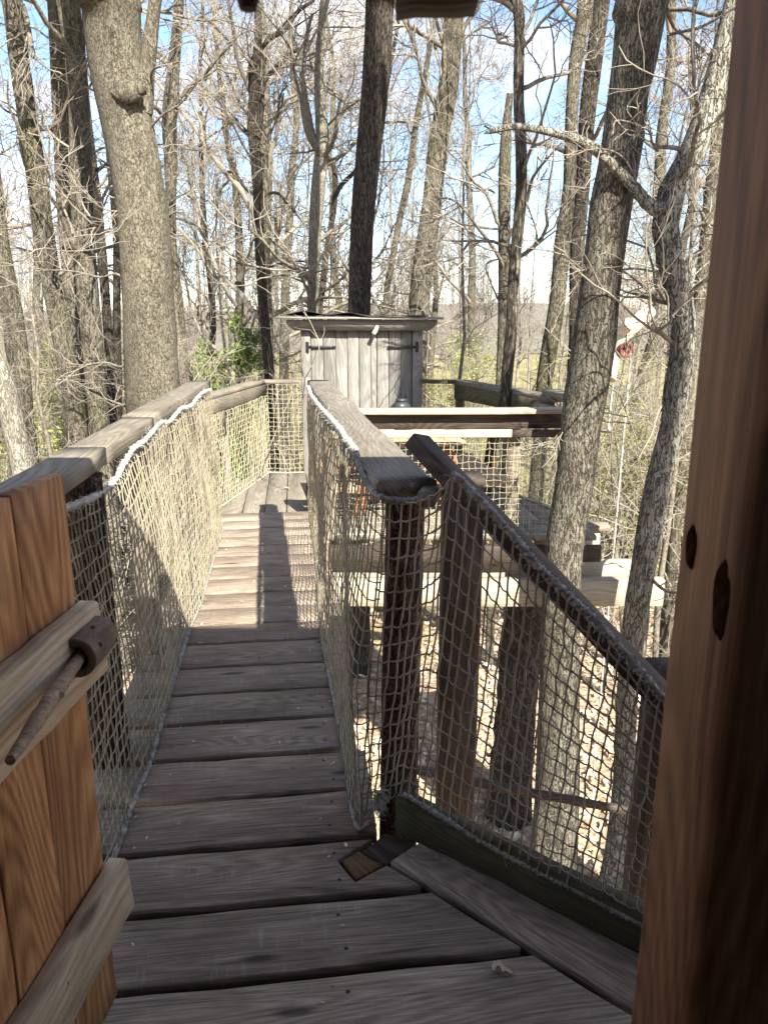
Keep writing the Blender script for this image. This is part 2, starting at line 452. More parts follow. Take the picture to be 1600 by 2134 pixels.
def rope_tube(pts, r, sides=7, n=80, rng=None, fuzz=0.12):
    P = resample(pts, n)
    rng = rng or np.random.default_rng(1)
    j = 1 + fuzz * rng.normal(size=(1, n, sides))
    ph = np.arange(n)[:, None] * 0.9 + np.arange(sides)[None, :] * (2 * math.pi / sides) * 3
    j = j * (1 + 0.10 * np.sin(ph))[None]
    a = Acc()
    tubes(a, P, r, sides, True, j)
    return a, P
def resample(pts, n):
    """smooth curve (Catmull-Rom) through the points, n samples evenly along"""
    p = np.asarray(pts, dtype=np.float64)
    if len(p) == 2:
        t = np.linspace(0, 1, n)[:, None]
        return p[0] * (1 - t) + p[1] * t
    q_ = np.vstack([2 * p[0] - p[1], p, 2 * p[-1] - p[-2]])
    out = []
    for i in range(1, len(q_) - 2):
        t = np.linspace(0, 1, 16, endpoint=False)[:, None]
        a, b, c, d = q_[i - 1], q_[i], q_[i + 1], q_[i + 2]
        out.append(0.5 * (2 * b + (c - a) * t + (2 * a - 5 * b + 4 * c - d) * t ** 2 + (3 * b - a - 3 * c + d) * t ** 3))
    out = np.vstack(out + [p[-1:]])
    L = np.concatenate([[0], np.cumsum(np.linalg.norm(np.diff(out, axis=0), axis=1))])
    s = np.linspace(0, L[-1], n)
    return np.stack([np.interp(s, L, out[:, k]) for k in range(out.shape[1])], axis=1)
def frame(p0, p1, up=(0, 0, 1)):
    p0, p1, up = Vector(p0), Vector(p1), Vector(up)
    x = (p1 - p0).normalized()
    y = up.cross(x).normalized()
    z = x.cross(y)
    M = Matrix((x, y, z)).transposed().to_4x4()
    M.translation = (p0 + p1) / 2
    return M, (p1 - p0).length
RNG = np.random.default_rng(7)
def board_mesh(name, L, W, T, seg=8, ch=0.004, edge=0.0015, warp=0.002, k0=0.0, k1=0.0, rng=RNG, live=0.0, taper=1.0):
    """board along X; k0/k1 shear the two end cuts (x grows with y); live = wavy natural edge"""
    n = seg + 1
    xs = np.linspace(-L / 2, L / 2, n)
    prof = [(-W / 2, -T / 2 + ch), (-W / 2 + ch, -T / 2), (W / 2 - ch, -T / 2), (W / 2, -T / 2 + ch), (W / 2, T / 2 - ch), (W / 2 - ch, T / 2), (-W / 2 + ch, T / 2), (-W / 2, T / 2 - ch)]
    V = np.zeros((n, 8, 3))
    ph = rng.uniform(0, 6.28, 6)
    for i, x in enumerate(xs):
        tt = i / seg
        wl = live * (math.sin(x * 5 + ph[0]) * 0.6 + math.sin(x * 11 + ph[1]) * 0.4) + rng.normal() * edge
        wr = live * (math.sin(x * 6 + ph[2]) * 0.6 + math.sin(x * 13 + ph[3]) * 0.4) + rng.normal() * edge
        wz = warp * math.sin(x * 2.2 + ph[4]) + rng.normal() * warp * 0.3
        sc = 1 + (taper - 1) * tt
        for j, (y, z) in enumerate(prof):
            yy = (y + (wl if y < 0 else wr)) * sc
            sh = k0 * yy * (1 - tt) + k1 * yy * tt
            V[i, j] = (x + sh, yy, z + wz)
    a = Acc()
    j = np.arange(8)
    f = []
    for i in range(seg):
        for jj in range(8):
            j2 = (jj + 1) % 8
            f.append([i * 8 + jj, i * 8 + j2, (i + 1) * 8 + j2, (i + 1) * 8 + jj])
    f.append(list(range(8))[::-1])
    f.append([seg * 8 + x for x in range(8)])
    a.add(V.reshape(-1, 3), f)
    me = a.mesh(name, smooth=False)
    return me
def board(name, parent, mat, p0, p1, W, T, up=(0, 0, 1), **k):
    M, L = frame(p0, p1, up)
    me = board_mesh(name, L, W, T, **k)
    return link(name, me, mat, parent, M)
def block(name, parent, mat, c, size, rotz=0.0, bev=0.004, tilt=None):
    me = board_mesh(name, size[0], size[1], size[2], seg=2, ch=bev, edge=0.0005, warp=0)
    W = Matrix.Translation(Vector([float(x) for x in c])) @ Matrix.Rotation(rotz, 4, 'Z')
    if tilt is not None:
        W = W @ tilt
    return link(name, me, mat, parent, W)
def log(name, parent, mat, pts, radii, sides=16, n=24, lump=0.05, cap=True, rng=RNG, origin=None):
    P = resample(pts, n)
    R = np.interp(np.linspace(0, 1, n), np.linspace(0, 1, len(radii)), radii)
    j = 1 + lump * rng.normal(size=(1, n, sides)) * 0.6
    ph = rng.uniform(0, 6.28, 3)
    aa = np.linspace(0, 2 * math.pi, sides, endpoint=False)
    j = j + lump * (np.sin(2 * aa + ph[0])[None, None, :] + 0.6 * np.sin(3 * aa[None, None, :] + np.linspace(0, 5, n)[None, :, None] + ph[1]))
    a = Acc()
    tubes(a, P, R[None], sides, cap, j)
    o = a.obj(name, mat, parent, origin if origin is not None else P[0])
    return o

# ------------------------------------------------------------------ terrain
def ground_z(x, y):
    x, y = np.asarray(x, dtype=float), np.asarray(y, dtype=float)
    z = -3.15 + 0.25 * np.sin(x * 0.21 + 0.5) * np.cos(y * 0.17) + 0.10 * np.sin(x * 0.9 + y * 0.7)
    z = z - 3.5 * np.clip((y - 14) / 50, 0, 1) ** 1.2
    z = z + 1.4 * np.clip((x - 3) / 14, 0, 1) * np.clip(1 - (y - 10) / 40, 0, 1)
    return z
def grid_obj(name, xs, ys, zf, mat, kind='structure'):
    X, Y = np.meshgrid(xs, ys)
    Z = zf(X, Y)
    V = np.stack([X, Y, Z], axis=-1).reshape(-1, 3)
    nx, ny = len(xs), len(ys)
    i = np.arange(ny - 1)[:, None] * nx + np.arange(nx - 1)[None, :]
    f = np.stack([i, i + 1, i + nx + 1, i + nx], axis=-1).reshape(-1, 4)
    a = Acc()
    a.add(V, f)
    return tag(a.obj(name, mat), kind=kind)
xs = np.concatenate([np.linspace(-700, -60, 14), np.linspace(-50, -14, 16), np.linspace(-13, 13, 66), np.linspace(14, 50, 16), np.linspace(60, 700, 14)])
ys = np.concatenate([np.linspace(-300, -14, 10), np.linspace(-12, 24, 90), np.linspace(25, 90, 40), np.linspace(100, 900, 16)])
ground = grid_obj('ground', xs, ys, ground_z, 'forest_floor')
def hill_z(x, y):
    r = np.clip((y - 95) / 260, 0, 1)
    return -8.6 + (10.5 + 2.2 * np.sin(x * 0.011 + 1.0) + 1.2 * np.sin(x * 0.031)) * r ** 1.3 + 0.9 * np.sin(x * 0.21) * np.sin(y * 0.13) * r
hills = grid_obj('hills', np.linspace(-500, 500, 120), np.linspace(80, 420, 60), hill_z, 'far_hill')

# ------------------------------------------------------------------ tree growing
UPV = np.array([0, 0, 1.0])
def grow(S, D, L, R0, R1, m, wig, up, rng):
    N = len(S)
    P = np.zeros((N, m + 1, 3))
    P[:, 0] = S
    d = norm(D)
    for k in range(1, m + 1):
        d = norm(d + wig * rng.normal(size=(N, 3)) + up * UPV)
        P[:, k] = P[:, k - 1] + d * (L / m)[:, None]
    t = np.linspace(0, 1, m + 1)[None, :]
    R = R0[:, None] * (1 - t) + R1[:, None] * t
    return P, R
def spawn(P, R, k, t0, t1, a0, a1, rng):
    N, m, _ = P.shape
    t = np.sort(rng.uniform(t0, t1, size=(N, k)), axis=1)
    s = t * (m - 1)
    i = np.minimum(s.astype(int), m - 2)
    f = (s - i)[..., None]
    idx = np.arange(N)[:, None]
    A, B = P[idx, i], P[idx, i + 1]
    S = A * (1 - f) + B * f
    T = norm(B - A)
    r = R[idx, i] * (1 - f[..., 0]) + R[idx, i + 1] * f[..., 0]
    q_ = rng.normal(size=T.shape)
    q_ = norm(q_ - (q_ * T).sum(-1, keepdims=True) * T)
    a = rng.uniform(a0, a1, size=(N, k, 1))
    D = np.cos(a) * T + np.sin(a) * q_
    return S.reshape(-1, 3), D.reshape(-1, 3), r.reshape(-1), t.reshape(-1)
def crown_on(acc, P, R, n1, t0, t1, L1, seed, k2=5, k3=4, k4=3, rlim=0.055, thin=0.0045, acc_twig=None, up=0.03, flat=0.25):
    """limbs, branches and twigs on a trunk polyline P (m,3)"""
    rng = np.random.default_rng(seed)
    tw = acc_twig or acc
    S, D, r, t = spawn(P[None], R[None], n1, t0, t1, 0.75, 1.35, rng)
    D[:, 2] = D[:, 2] * 0.6 + flat
    r0 = np.minimum(r * rng.uniform(0.28, 0.55, len(r)), rlim)
    L = L1 * rng.uniform(0.55, 1.25, len(r)) * (1.1 - 0.4 * t)
    P1, R1 = grow(S, D, L, r0, r0 * 0.2 + 0.002, 10, 0.20, up, rng)
    tubes(acc, P1, R1, 5)
    S, D, r, t = spawn(P1, R1, k2, 0.15, 0.98, 0.5, 1.1, rng)
    L = L1 * 0.5 * rng.uniform(0.5, 1.3, len(r)) * (1.15 - 0.5 * t)
    r0 = np.maximum(r * 0.6, 0.004)
    P2, R2 = grow(S, D, L, r0, r0 * 0.3 + 0.002, 7, 0.24, up * 1.3, rng)
    tubes(tw, P2, R2, 4)
    if k3:
        S, D, r, t = spawn(P2, R2, k3, 0.1, 1.0, 0.45, 1.1, rng)
        L = L1 * 0.26 * rng.uniform(0.5, 1.4, len(r))
        r0 = np.maximum(r * 0.6, thin)
        P3, R3 = grow(S, D, L, r0, np.full(len(r), thin * 0.6), 5, 0.22, up, rng)
        tubes(tw, P3, R3, 3)
        if k4:
            S, D, r, t = spawn(P3, R3, k4, 0.15, 1.0, 0.4, 1.0, rng)
            L = L1 * 0.12 * rng.uniform(0.5, 1.5, len(r))
            P4, R4 = grow(S, D, L, np.full(len(r), thin * 0.8), np.full(len(r), thin * 0.45), 3, 0.2, up, rng)
            tubes(tw, P4, R4, 3)
            return P4
    return None

def trace(pts, D):
    """photo trace (u, v, width) on the upright plane y = D -> points and radii"""
    P = np.array([at_y(u, v, D) for u, v, w in pts])
    R = np.array([w / 2 * depth_y(u, v, D) / F for u, v, w in pts])
    return P, R
def traced_tree(label, pts, D, bk='bark_grey', limb='limb_bark', twig='twig_bark', seed=1, top=12.0, n1=14, L1=2.4, forks=(), limbs=(), t0=0.35, k=(5, 4, 2), lean_top=None, to_ground=True, sides=14, flare=1.5, cat='tree', name='tree', lump=0.042, depth_var=0.0, crown=True, group=None, stop_top=False):
    rng = np.random.default_rng(seed)
    P, R = trace(pts, D)
    o = np.argsort(P[:, 2])
    P, R = P[o], R[o]
    P[:, 1] += depth_var * np.linspace(-1, 1, len(P))
    if to_ground:
        d = (P[1] - P[0])
        d = d / d[2]
        d[1] *= 0.3
        gz = ground_z(P[0, 0], P[0, 1])
        if P[0, 2] > gz + 0.3:
            h = P[0, 2] - gz
            b = P[0] - np.array([d[0] * 0.3, d[1], 1.0]) * h
            P = np.vstack([[b - [0, 0, 0.3]], [b + np.array([d[0] * 0.1, 0, 0.35])], P])
            R = np.concatenate([[R[0] * flare * 1.15, R[0] * 1.12], R])
    zt = P[-1, 2]
    if not stop_top and zt < top:
        d = P[-1] - P[-2]
        d = d / max(d[2], 0.2)
        if lean_top is not None:
            d = np.array([lean_top[0], lean_top[1], 1.0])
        h = top - zt
        x = P[-1] + d * h * 0.5 + rng.normal(size=3) * [0.12, 0.12, 0]
        y = P[-1] + d * h + rng.normal(size=3) * [0.3, 0.3, 0]
        P = np.vstack([P, x, y])
        R = np.concatenate([R, [R[-1] * 0.62, R[-1] * 0.2]])
    n = int(max(30, min(90, (P[-1, 2] - P[0, 2]) * 5)))
    Q = resample(np.hstack([P, R[:, None]]), n)
    PP, RR = Q[:, :3], np.maximum(Q[:, 3], 0.006)
    base = PP[0].copy()
    root = empty(name, (base[0], base[1], base[2] + 0.3), label, cat, group)
    a = Acc()
    aa = np.linspace(0, 2 * math.pi, sides, endpoint=False)
    ph = rng.uniform(0, 6.28, 4)
    zz = np.linspace(0, 1, n) * 9
    j = 1 + lump * 0.35 * rng.normal(size=(1, n, sides)) + lump * (np.sin(2 * aa[None, None] + ph[0] + zz[None, :, None]) + 0.7 * np.sin(3 * aa[None, None] + ph[1] - 0.7 * zz[None, :, None]))
    tubes(a, PP, RR[None], sides, True, j)
    stems = [(PP, RR)]
    for f in forks:                                            # further thick stems of the same tree
        fp, fr = trace(f['pts'], D + f.get('dy', 0.0))
        if f.get('top'):
            d = fp[-1] - fp[-2]
            d = d / max(abs(d[2]), 0.3)
            h = f['top'] - fp[-1, 2]
            fp = np.vstack([fp, fp[-1] + d * h * 0.5, fp[-1] + d * h])
            fr = np.concatenate([fr, [fr[-1] * 0.6, fr[-1] * 0.2]])
        m = int(max(14, len(fp) * 6))
        Q = resample(np.hstack([fp, fr[:, None]]), m)
        fs = 10
        tubes(a, Q[:, :3], np.maximum(Q[:, 3], 0.004)[None], fs, True, 1 + 0.05 * rng.normal(size=(1, m, fs)))
        if f.get('grow', True):
            stems.append((Q[:, :3], np.maximum(Q[:, 3], 0.004)))
    a.obj('trunk', bk, root, base)
    if crown:
        cl, ct = Acc(), Acc()
        for i, l in enumerate(limbs):                          # conspicuous limbs, followed in the photo
            lp, lr = trace(l, D)
            lr = lr * 0.8
            lp[:, 1] += np.linspace(0, rng.uniform(-0.5, 0.5), len(lp))
            Q = resample(np.hstack([lp, lr[:, None]]), max(10, 5 * len(lp)))
            tubes(cl, Q[:, :3], np.maximum(Q[:, 3], 0.003)[None], 6, True)
            stems.append((Q[:, :3], np.maximum(Q[:, 3], 0.003)))
            S, Dr, r, t = spawn(Q[None, :, :3], Q[None, :, 3], 7, 0.25, 1.0, 0.4, 1.1, rng)
            Pq, Rq = grow(S, Dr, rng.uniform(0.3, 0.9, len(r)) * D / 12, np.maximum(r * 0.5, 0.004), np.full(len(r), 0.002), 6, 0.25, 0.02, rng)
            tubes(ct, Pq, Rq, 4)
            S, Dr, r, t = spawn(Pq, Rq, 4, 0.2, 1.0, 0.4, 1.1, rng)
            Pq, Rq = grow(S, Dr, rng.uniform(0.1, 0.4, len(r)) * D / 12, np.full(len(r), 0.004), np.full(len(r), 0.002), 4, 0.25, 0.02, rng)
            tubes(ct, Pq, Rq, 3)
        if n1:
            for i, (sp, sr) in enumerate(stems[:1 + len(forks)]):
                crown_on(cl, sp, sr, n1 if i == 0 else max(4, n1 // 2), t0 if i == 0 else 0.3, 0.99, L1, seed * 7 + i, *k, acc_twig=ct, rlim=min(0.045, 0.0034 * D), thin=min(0.0045, 0.0004 * D))
        if cl.n:
            c = cl.obj('crown', limb, root, base)
            if ct.n:
                ct.obj('twigs', twig, c, base)['kind'] = 'stuff'
        elif ct.n:
            ct.obj('crown', twig, root, base)
    return root

# ---- the trees that stand round the platform, left to right
traced_tree('pale sunlit trunk cut by the left edge of the picture beside the railing', [(-60, 640, 44), (-20, 740, 46), (12, 820, 46), (42, 950, 44), (62, 1060, 46)], 6.2, 'bark_pale', seed=3, top=9, n1=8, L1=1.6, t0=0.55)
traced_tree('slim grey-brown tree at the far left with a bare black stub', [(-8, 380, 24), (5, 500, 26), (40, 700, 30), (58, 900, 30), (70, 1000, 30)], 9.5, 'bark_grey', seed=4, n1=10, L1=2.0, limbs=[[(6, 470, 8), (14, 452, 7), (15, 430, 6), (14, 412, 5)]], t0=0.5)
traced_tree('leftmost full-height trunk, leaning left, shaded dark towards its foot', [(26, 0, 42), (40, 120, 40), (59, 250, 40), (78, 380, 40), (93, 500, 40), (110, 600, 40), (130, 700, 40), (148, 800, 40), (162, 900, 40)], 10.0, 'bark_grey', seed=5, n1=13, L1=2.2, limbs=[[(48, 12, 16), (65, 45, 14), (80, 85, 13), (96, 140, 12)]])
traced_tree('mossy stem behind the second trunk from the left', [(112, -30, 38), (118, 0, 38), (128, 250, 36), (136, 450, 33), (156, 700, 31), (176, 900, 30)], 11.2, 'bark_grey', seed=6, n1=10, L1=2.2)
traced_tree('grey trunk with a crisp dark shaded left half, left of the thick oak', [(146, 0, 40), (158, 150, 42), (166, 250, 42), (172, 450, 44), (192, 700, 42), (210, 900, 40)], 9.6, 'bark_grey', seed=8, n1=12, L1=2.2)
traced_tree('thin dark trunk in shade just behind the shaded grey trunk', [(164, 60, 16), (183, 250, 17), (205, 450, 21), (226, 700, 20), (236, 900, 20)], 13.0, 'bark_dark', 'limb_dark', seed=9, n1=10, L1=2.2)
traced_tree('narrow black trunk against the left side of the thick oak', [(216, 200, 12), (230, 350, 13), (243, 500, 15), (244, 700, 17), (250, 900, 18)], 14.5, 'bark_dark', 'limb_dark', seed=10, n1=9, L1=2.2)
oak = traced_tree('thick oak with scaly bark and a burl, behind the left railing', [(222, -40, 116), (230, 0, 114), (240, 130, 106), (262, 250, 100), (282, 350, 101), (297, 450, 102), (308, 600, 105), (317, 780, 110), (322, 860, 116)], 8.0, 'bark_oak', seed=11, n1=12, L1=2.4, t0=0.5, sides=22, lump=0.045,
    forks=[dict(pts=[(297, 235, 40), (304, 170, 36), (314, 80, 30), (324, 0, 26)], top=9.0)],
    limbs=[[(268, 590, 9), (240, 570, 7), (205, 577, 6), (150, 565, 5), (90, 562, 4), (20, 568, 3)], [(275, 745, 9), (250, 765, 7), (210, 757, 6), (160, 765, 5), (110, 772, 4), (40, 790, 3)], [(312, 170, 7), (330, 155, 6), (360, 158, 5), (400, 160, 4)], [(315, 265, 7), (345, 245, 6), (390, 225, 5), (430, 185, 4)], [(285, 425, 6), (265, 440, 5), (235, 442, 4), (200, 420, 3)], [(290, 830, 9), (262, 850, 8), (230, 845, 6), (190, 838, 5), (140, 850, 3)]])
# burl and bark lumps of the oak
a = Acc()
rb = np.random.default_rng(5)
for (u, v, w) in [(268, 188, 56), (254, 196, 34), (284, 184, 36), (270, 204, 30), (262, 178, 26)]:
    c = at_y(u, v, 7.78)
    r = w / 2 * 7.7 / F
    th, ph = np.meshgrid(np.linspace(0, math.pi, 7), np.linspace(0, 2 * math.pi, 10, endpoint=False), indexing='ij')
    rr = r * (1 + 0.14 * rb.normal(size=th.shape))
    V = np.stack([rr * np.sin(th) * np.cos(ph), rr * np.sin(th) * np.sin(ph) * 0.8, rr * np.cos(th) * 0.8], -1) + c
    f = [[i * 10 + j, (i + 1) * 10 + j, (i + 1) * 10 + (j + 1) % 10, i * 10 + (j + 1) % 10] for i in range(6) for j in range(10)]
    a.add(V, f)
a.obj('burl', 'bark_oak', oak, at_y(268, 188, 7.78))
traced_tree('brown trunk just right of the thick oak', [(374, -20, 20), (372, 25, 20), (362, 140, 26), (353, 250, 32), (356, 350, 26), (358, 500, 20), (370, 620, 22), (378, 720, 25), (384, 820, 27)], 12.0, 'bark_grey', seed=12, n1=12, L1=2.4, limbs=[[(366, 130, 9), (352, 170, 9), (344, 230, 9), (340, 260, 10)], [(374, 70, 6), (420, 40, 5), (470, 25, 4)]])
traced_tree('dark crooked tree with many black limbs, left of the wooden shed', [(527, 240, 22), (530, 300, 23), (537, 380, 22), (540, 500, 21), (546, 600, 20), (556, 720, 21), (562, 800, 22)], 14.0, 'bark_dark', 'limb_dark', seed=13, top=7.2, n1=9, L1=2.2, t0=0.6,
    forks=[dict(pts=[(526, 260, 13), (524, 180, 12), (523, 140, 12), (540, 105, 12), (562, 80, 11), (594, 62, 9), (620, 25, 8), (655, 0, 6)], grow=True), dict(pts=[(537, 300, 12), (545, 230, 12), (549, 180, 9), (565, 150, 8), (595, 120, 7), (625, 100, 5)])],
    limbs=[[(522, 195, 10), (508, 160, 10), (495, 120, 10), (490, 70, 10), (482, 30, 9), (476, -10, 8)], [(522, 245, 8), (500, 215, 8), (482, 175, 8), (460, 130, 7), (446, 100, 5)], [(530, 340, 7), (505, 300, 7), (480, 250, 7), (458, 210, 6), (440, 165, 5), (412, 120, 3)], [(528, 405, 10), (510, 390, 9), (490, 355, 9), (482, 340, 8), (480, 310, 6), (482, 280, 4)], [(484, 357, 9), (472, 362, 8), (478, 378, 7), (465, 395, 7), (458, 420, 6), (456, 470, 4), (445, 500, 3)], [(548, 360, 7), (556, 310, 7), (570, 270, 6), (588, 230, 6), (594, 200, 4)], [(550, 408, 9), (575, 400, 8), (600, 425, 7), (625, 455, 6), (645, 480, 4)], [(552, 560, 6), (585, 550, 6), (615, 545, 5), (640, 548, 4)], [(485, 95, 6), (462, 70, 6), (430, 40, 5), (402, 8, 4)]])
traced_tree('forked lichen-grey tree left of the dark trunk behind the shed', [(676, -20, 16), (676, 0, 16), (665, 130, 18), (668, 220, 24), (672, 300, 28), (662, 400, 30), (655, 520, 26), (652, 650, 25), (650, 750, 25)], 12.0, 'bark_pale', seed=14, n1=12, L1=2.2,
    forks=[dict(pts=[(668, 320, 18), (650, 280, 17), (640, 230, 14), (632, 180, 12), (628, 130, 10), (640, 70, 8), (650, 30, 6)])],
    limbs=[[(655, 312, 6), (640, 322, 5), (610, 330, 3)], [(682, 190, 7), (700, 200, 8), (722, 220, 6), (742, 250, 5)], [(684, 260, 6), (710, 245, 5), (750, 225, 4)]])
traced_tree('thin dark forked tree between the lichen-grey tree and the shed trunk', [(697, 350, 10), (697, 420, 12), (690, 470, 12), (680, 530, 13), (672, 600, 14), (666, 680, 14)], 15.0, 'bark_dark', 'limb_dark', seed=15, top=4.5, n1=7, L1=2.0, forks=[dict(pts=[(697, 410, 11), (712, 385, 10), (735, 362, 8), (760, 330, 6)])])
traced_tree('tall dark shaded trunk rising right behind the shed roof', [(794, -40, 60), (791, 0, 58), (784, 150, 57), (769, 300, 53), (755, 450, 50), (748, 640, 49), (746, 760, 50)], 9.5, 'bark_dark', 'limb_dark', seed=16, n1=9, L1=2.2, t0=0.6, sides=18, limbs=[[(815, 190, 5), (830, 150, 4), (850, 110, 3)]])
traced_tree('straight sunlit brown trunk leaning right, behind the right end of the shed', [(948, -30, 37), (946, 0, 37), (937, 150, 42), (914, 300, 42), (896, 450, 43), (880, 560, 44), (872, 650, 45), (866, 760, 46)], 11.0, 'bark_grey', seed=17, n1=11, L1=2.2, t0=0.5, sides=18, limbs=[[(958, 90, 6), (985, 70, 5), (1020, 52, 4)], [(925, 370, 4), (960, 372, 6), (990, 392, 6), (1020, 385, 6), (1042, 390, 6)], [(912, 505, 6), (925, 490, 5), (942, 465, 4)]])
traced_tree('thin leaning grey tree between the two trunks behind the shed', [(892, 120, 10), (868, 250, 12), (850, 380, 14), (832, 460, 14), (815, 560, 13), (803, 650, 13)], 15.0, 'bark_grey', seed=18, top=8, n1=10, L1=2.2)
traced_tree('crooked dead snag with peeling pale wood growing through the platform', [(1068, -30, 26), (1080, 0, 26), (1082, 80, 22), (1080, 200, 22), (1085, 300, 23), (1086, 400, 23), (1077, 500, 23), (1068, 600, 21), (1066, 680, 23), (1058, 760, 24), (1050, 850, 22), (1035, 900, 22), (1016, 990, 22)], 7.0, 'dead_wood', seed=19, top=6.5, n1=7, L1=1.4, t0=0.5, limbs=[[(1070, 95, 9), (1055, 85, 9), (1044, 78, 9), (1042, 60, 9), (1052, 50, 8)], [(1076, 25, 16), (1050, 5, 14), (1020, -6, 12), (990, -20, 10)]])
traced_tree('broken-topped grey stem standing behind the dead snag', [(1062, 195, 13), (1058, 230, 16), (1052, 320, 24), (1050, 450, 26), (1050, 580, 25), (1045, 700, 18), (1040, 820, 18)], 9.5, 'bark_grey', seed=20, stop_top=True, n1=5, L1=1.6, limbs=[[(1040, 478, 6), (1000, 476, 7), (955, 470, 6), (930, 460, 4), (880, 452, 3)], [(1040, 540, 5), (1020, 545, 6), (1014, 560, 5), (1030, 600, 5), (1042, 625, 6)]])
traced_tree('left of two close stems beyond the right railing, curving left at its foot', [(1222, -20, 34), (1215, 40, 34), (1198, 130, 28), (1190, 250, 27), (1185, 400, 27), (1172, 500, 34), (1162, 620, 32), (1146, 720, 33), (1134, 800, 32), (1128, 900, 30), (1115, 1050, 30)], 9.0, 'bark_grey', seed=21, n1=9, L1=2.0, t0=0.45)
traced_tree('right of two close stems beyond the right railing, partly behind the big oak', [(1258, -20, 32), (1254, 0, 32), (1236, 130, 34), (1222, 250, 32), (1212, 400, 28), (1200, 550, 28), (1198, 700, 26), (1190, 820, 26)], 10.5, 'bark_dark', seed=22, n1=9, L1=2.0, t0=0.45)
traced_tree('big furrowed oak at the right corner of the platform', [(1348, -40, 112), (1338, 0, 108), (1325, 100, 96), (1308, 200, 84), (1293, 320, 84), (1274, 420, 85), (1256, 550, 80), (1242, 690, 84), (1224, 800, 86), (1209, 900, 78), (1198, 1000, 76), (1176, 1150, 74), (1168, 1300, 76), (1164, 1500, 84), (1158, 1700, 94)], 5.28, 'bark_furrow', seed=23, n1=8, L1=1.7, t0=0.62, sides=22, lump=0.05, flare=1.35,
    limbs=[[(1388, 20, 14), (1420, 45, 11), (1470, 60, 9), (1520, 78, 8)], [(1395, 72, 8), (1440, 75, 7), (1480, 60, 5)], [(1210, 880, 5), (1170, 900, 4), (1140, 940, 3)]])
traced_tree('crooked pale-lichened tree with a snapped branch, left of the door post', [(1548, -40, 46), (1532, 0, 46), (1500, 140, 52), (1462, 270, 54), (1420, 360, 52), (1385, 430, 56), (1388, 500, 50), (1402, 570, 52), (1420, 640, 50), (1424, 720, 50), (1412, 800, 54), (1400, 900, 48), (1372, 1000, 52), (1356, 1100, 54), (1332, 1230, 50), (1318, 1330, 48), (1306, 1460, 46), (1298, 1650, 46), (1282, 1800, 52)], 5.2, 'bark_lichen', seed=24, top=7.5, n1=8, L1=1.4, t0=0.5, sides=18, lump=0.05,
    forks=[dict(pts=[(1375, 440, 34), (1350, 425, 27), (1310, 380, 23), (1272, 342, 22), (1240, 312, 22), (1205, 292, 20), (1165, 280, 17), (1120, 270, 15), (1070, 264, 14), (1030, 272, 12), (1008, 278, 4)], dy=-0.1, grow=False)],
    limbs=[[(1400, 520, 10), (1425, 490, 9), (1450, 468, 11), (1475, 470, 11), (1505, 475, 8)], [(1425, 615, 9), (1445, 590, 10), (1470, 575, 8), (1500, 590, 6)], [(1372, 425, 5), (1380, 395, 4), (1400, 370, 4), (1412, 340, 3)], [(1400, 575, 6), (1330, 560, 6), (1280, 565, 5), (1235, 570, 5), (1195, 540, 4), (1160, 510, 3)], [(1435, 320, 12), (1400, 312, 12), (1350, 310, 8), (1330, 282, 5), (1265, 268, 4), (1250, 300, 4)], [(1395, 460, 6), (1340, 430, 5), (1290, 340, 5), (1225, 322, 4), (1150, 350, 3)], [(1350, 1120, 8), (1380, 1110, 7), (1420, 1130, 5)], [(1345, 1195, 10), (1370, 1215, 8), (1400, 1205, 6)]])
traced_tree('slim trunk half hidden behind the crooked tree at the right', [(1512, 160, 26), (1500, 250, 26), (1482, 400, 30), (1470, 520, 28), (1452, 660, 26), (1432, 800, 26), (1420, 950, 26)], 9.0, 'bark_grey', seed=25, n1=9, L1=1.8)

# ---- nearer woods: several kinds of bare tree, copied about
def wood_tree_mesh(seed, h, r, n1, L1, k):
    rng = np.random.default_rng(seed)
    m = 14
    z = np.linspace(0, h, m)
    P = np.stack([np.cumsum(rng.normal(size=m) * 0.05 * h / m * 2), np.cumsum(rng.normal(size=m) * 0.05 * h / m * 2), z - 0.3], axis=1)
    P[:, :2] -= P[0, :2]
    R = r * (1 - 0.85 * (z / h) ** 1.1)
    R[0] *= 1.3
    a = Acc()
    tubes(a, P, R[None], 8, True)
    c = Acc()
    crown_on(c, P, R, n1, 0.18, 0.99, L1, seed + 50, *k, thin=0.007, rlim=0.09, up=0.05)
    return a, c
kinds = []
for i in range(6):
    a, c = wood_tree_mesh(200 + i, [13, 11, 15, 9, 12, 14][i], [0.13, 0.10, 0.16, 0.07, 0.12, 0.15][i], [13, 12, 14, 12, 13, 14][i], [2.6, 2.2, 2.8, 1.8, 2.4, 2.9][i], (6, 5, 3))
    mt = a.mesh('trunk')
    mt.materials.append(MATS[['bark_grey', 'bark_dark', 'bark_grey', 'bark_pale', 'bark_dark', 'bark_grey'][i]])
    mc = c.mesh('crown')
    mc.materials.append(MATS['twig_bark' if i % 2 == 0 else 'far_twigs'])
    kinds.append((mt, mc))
rng = np.random.default_rng(77)
spots = []
tries = 0
while len(spots) < 18 and tries < 9000:
    tries += 1
    y = 17 + 30 * rng.uniform()
    x = rng.uniform(-0.62, 0.62) * y
    if all((x - a_) ** 2 + (y - b_) ** 2 > 2.6 for a_, b_ in spots):
        spots.append((x, y))
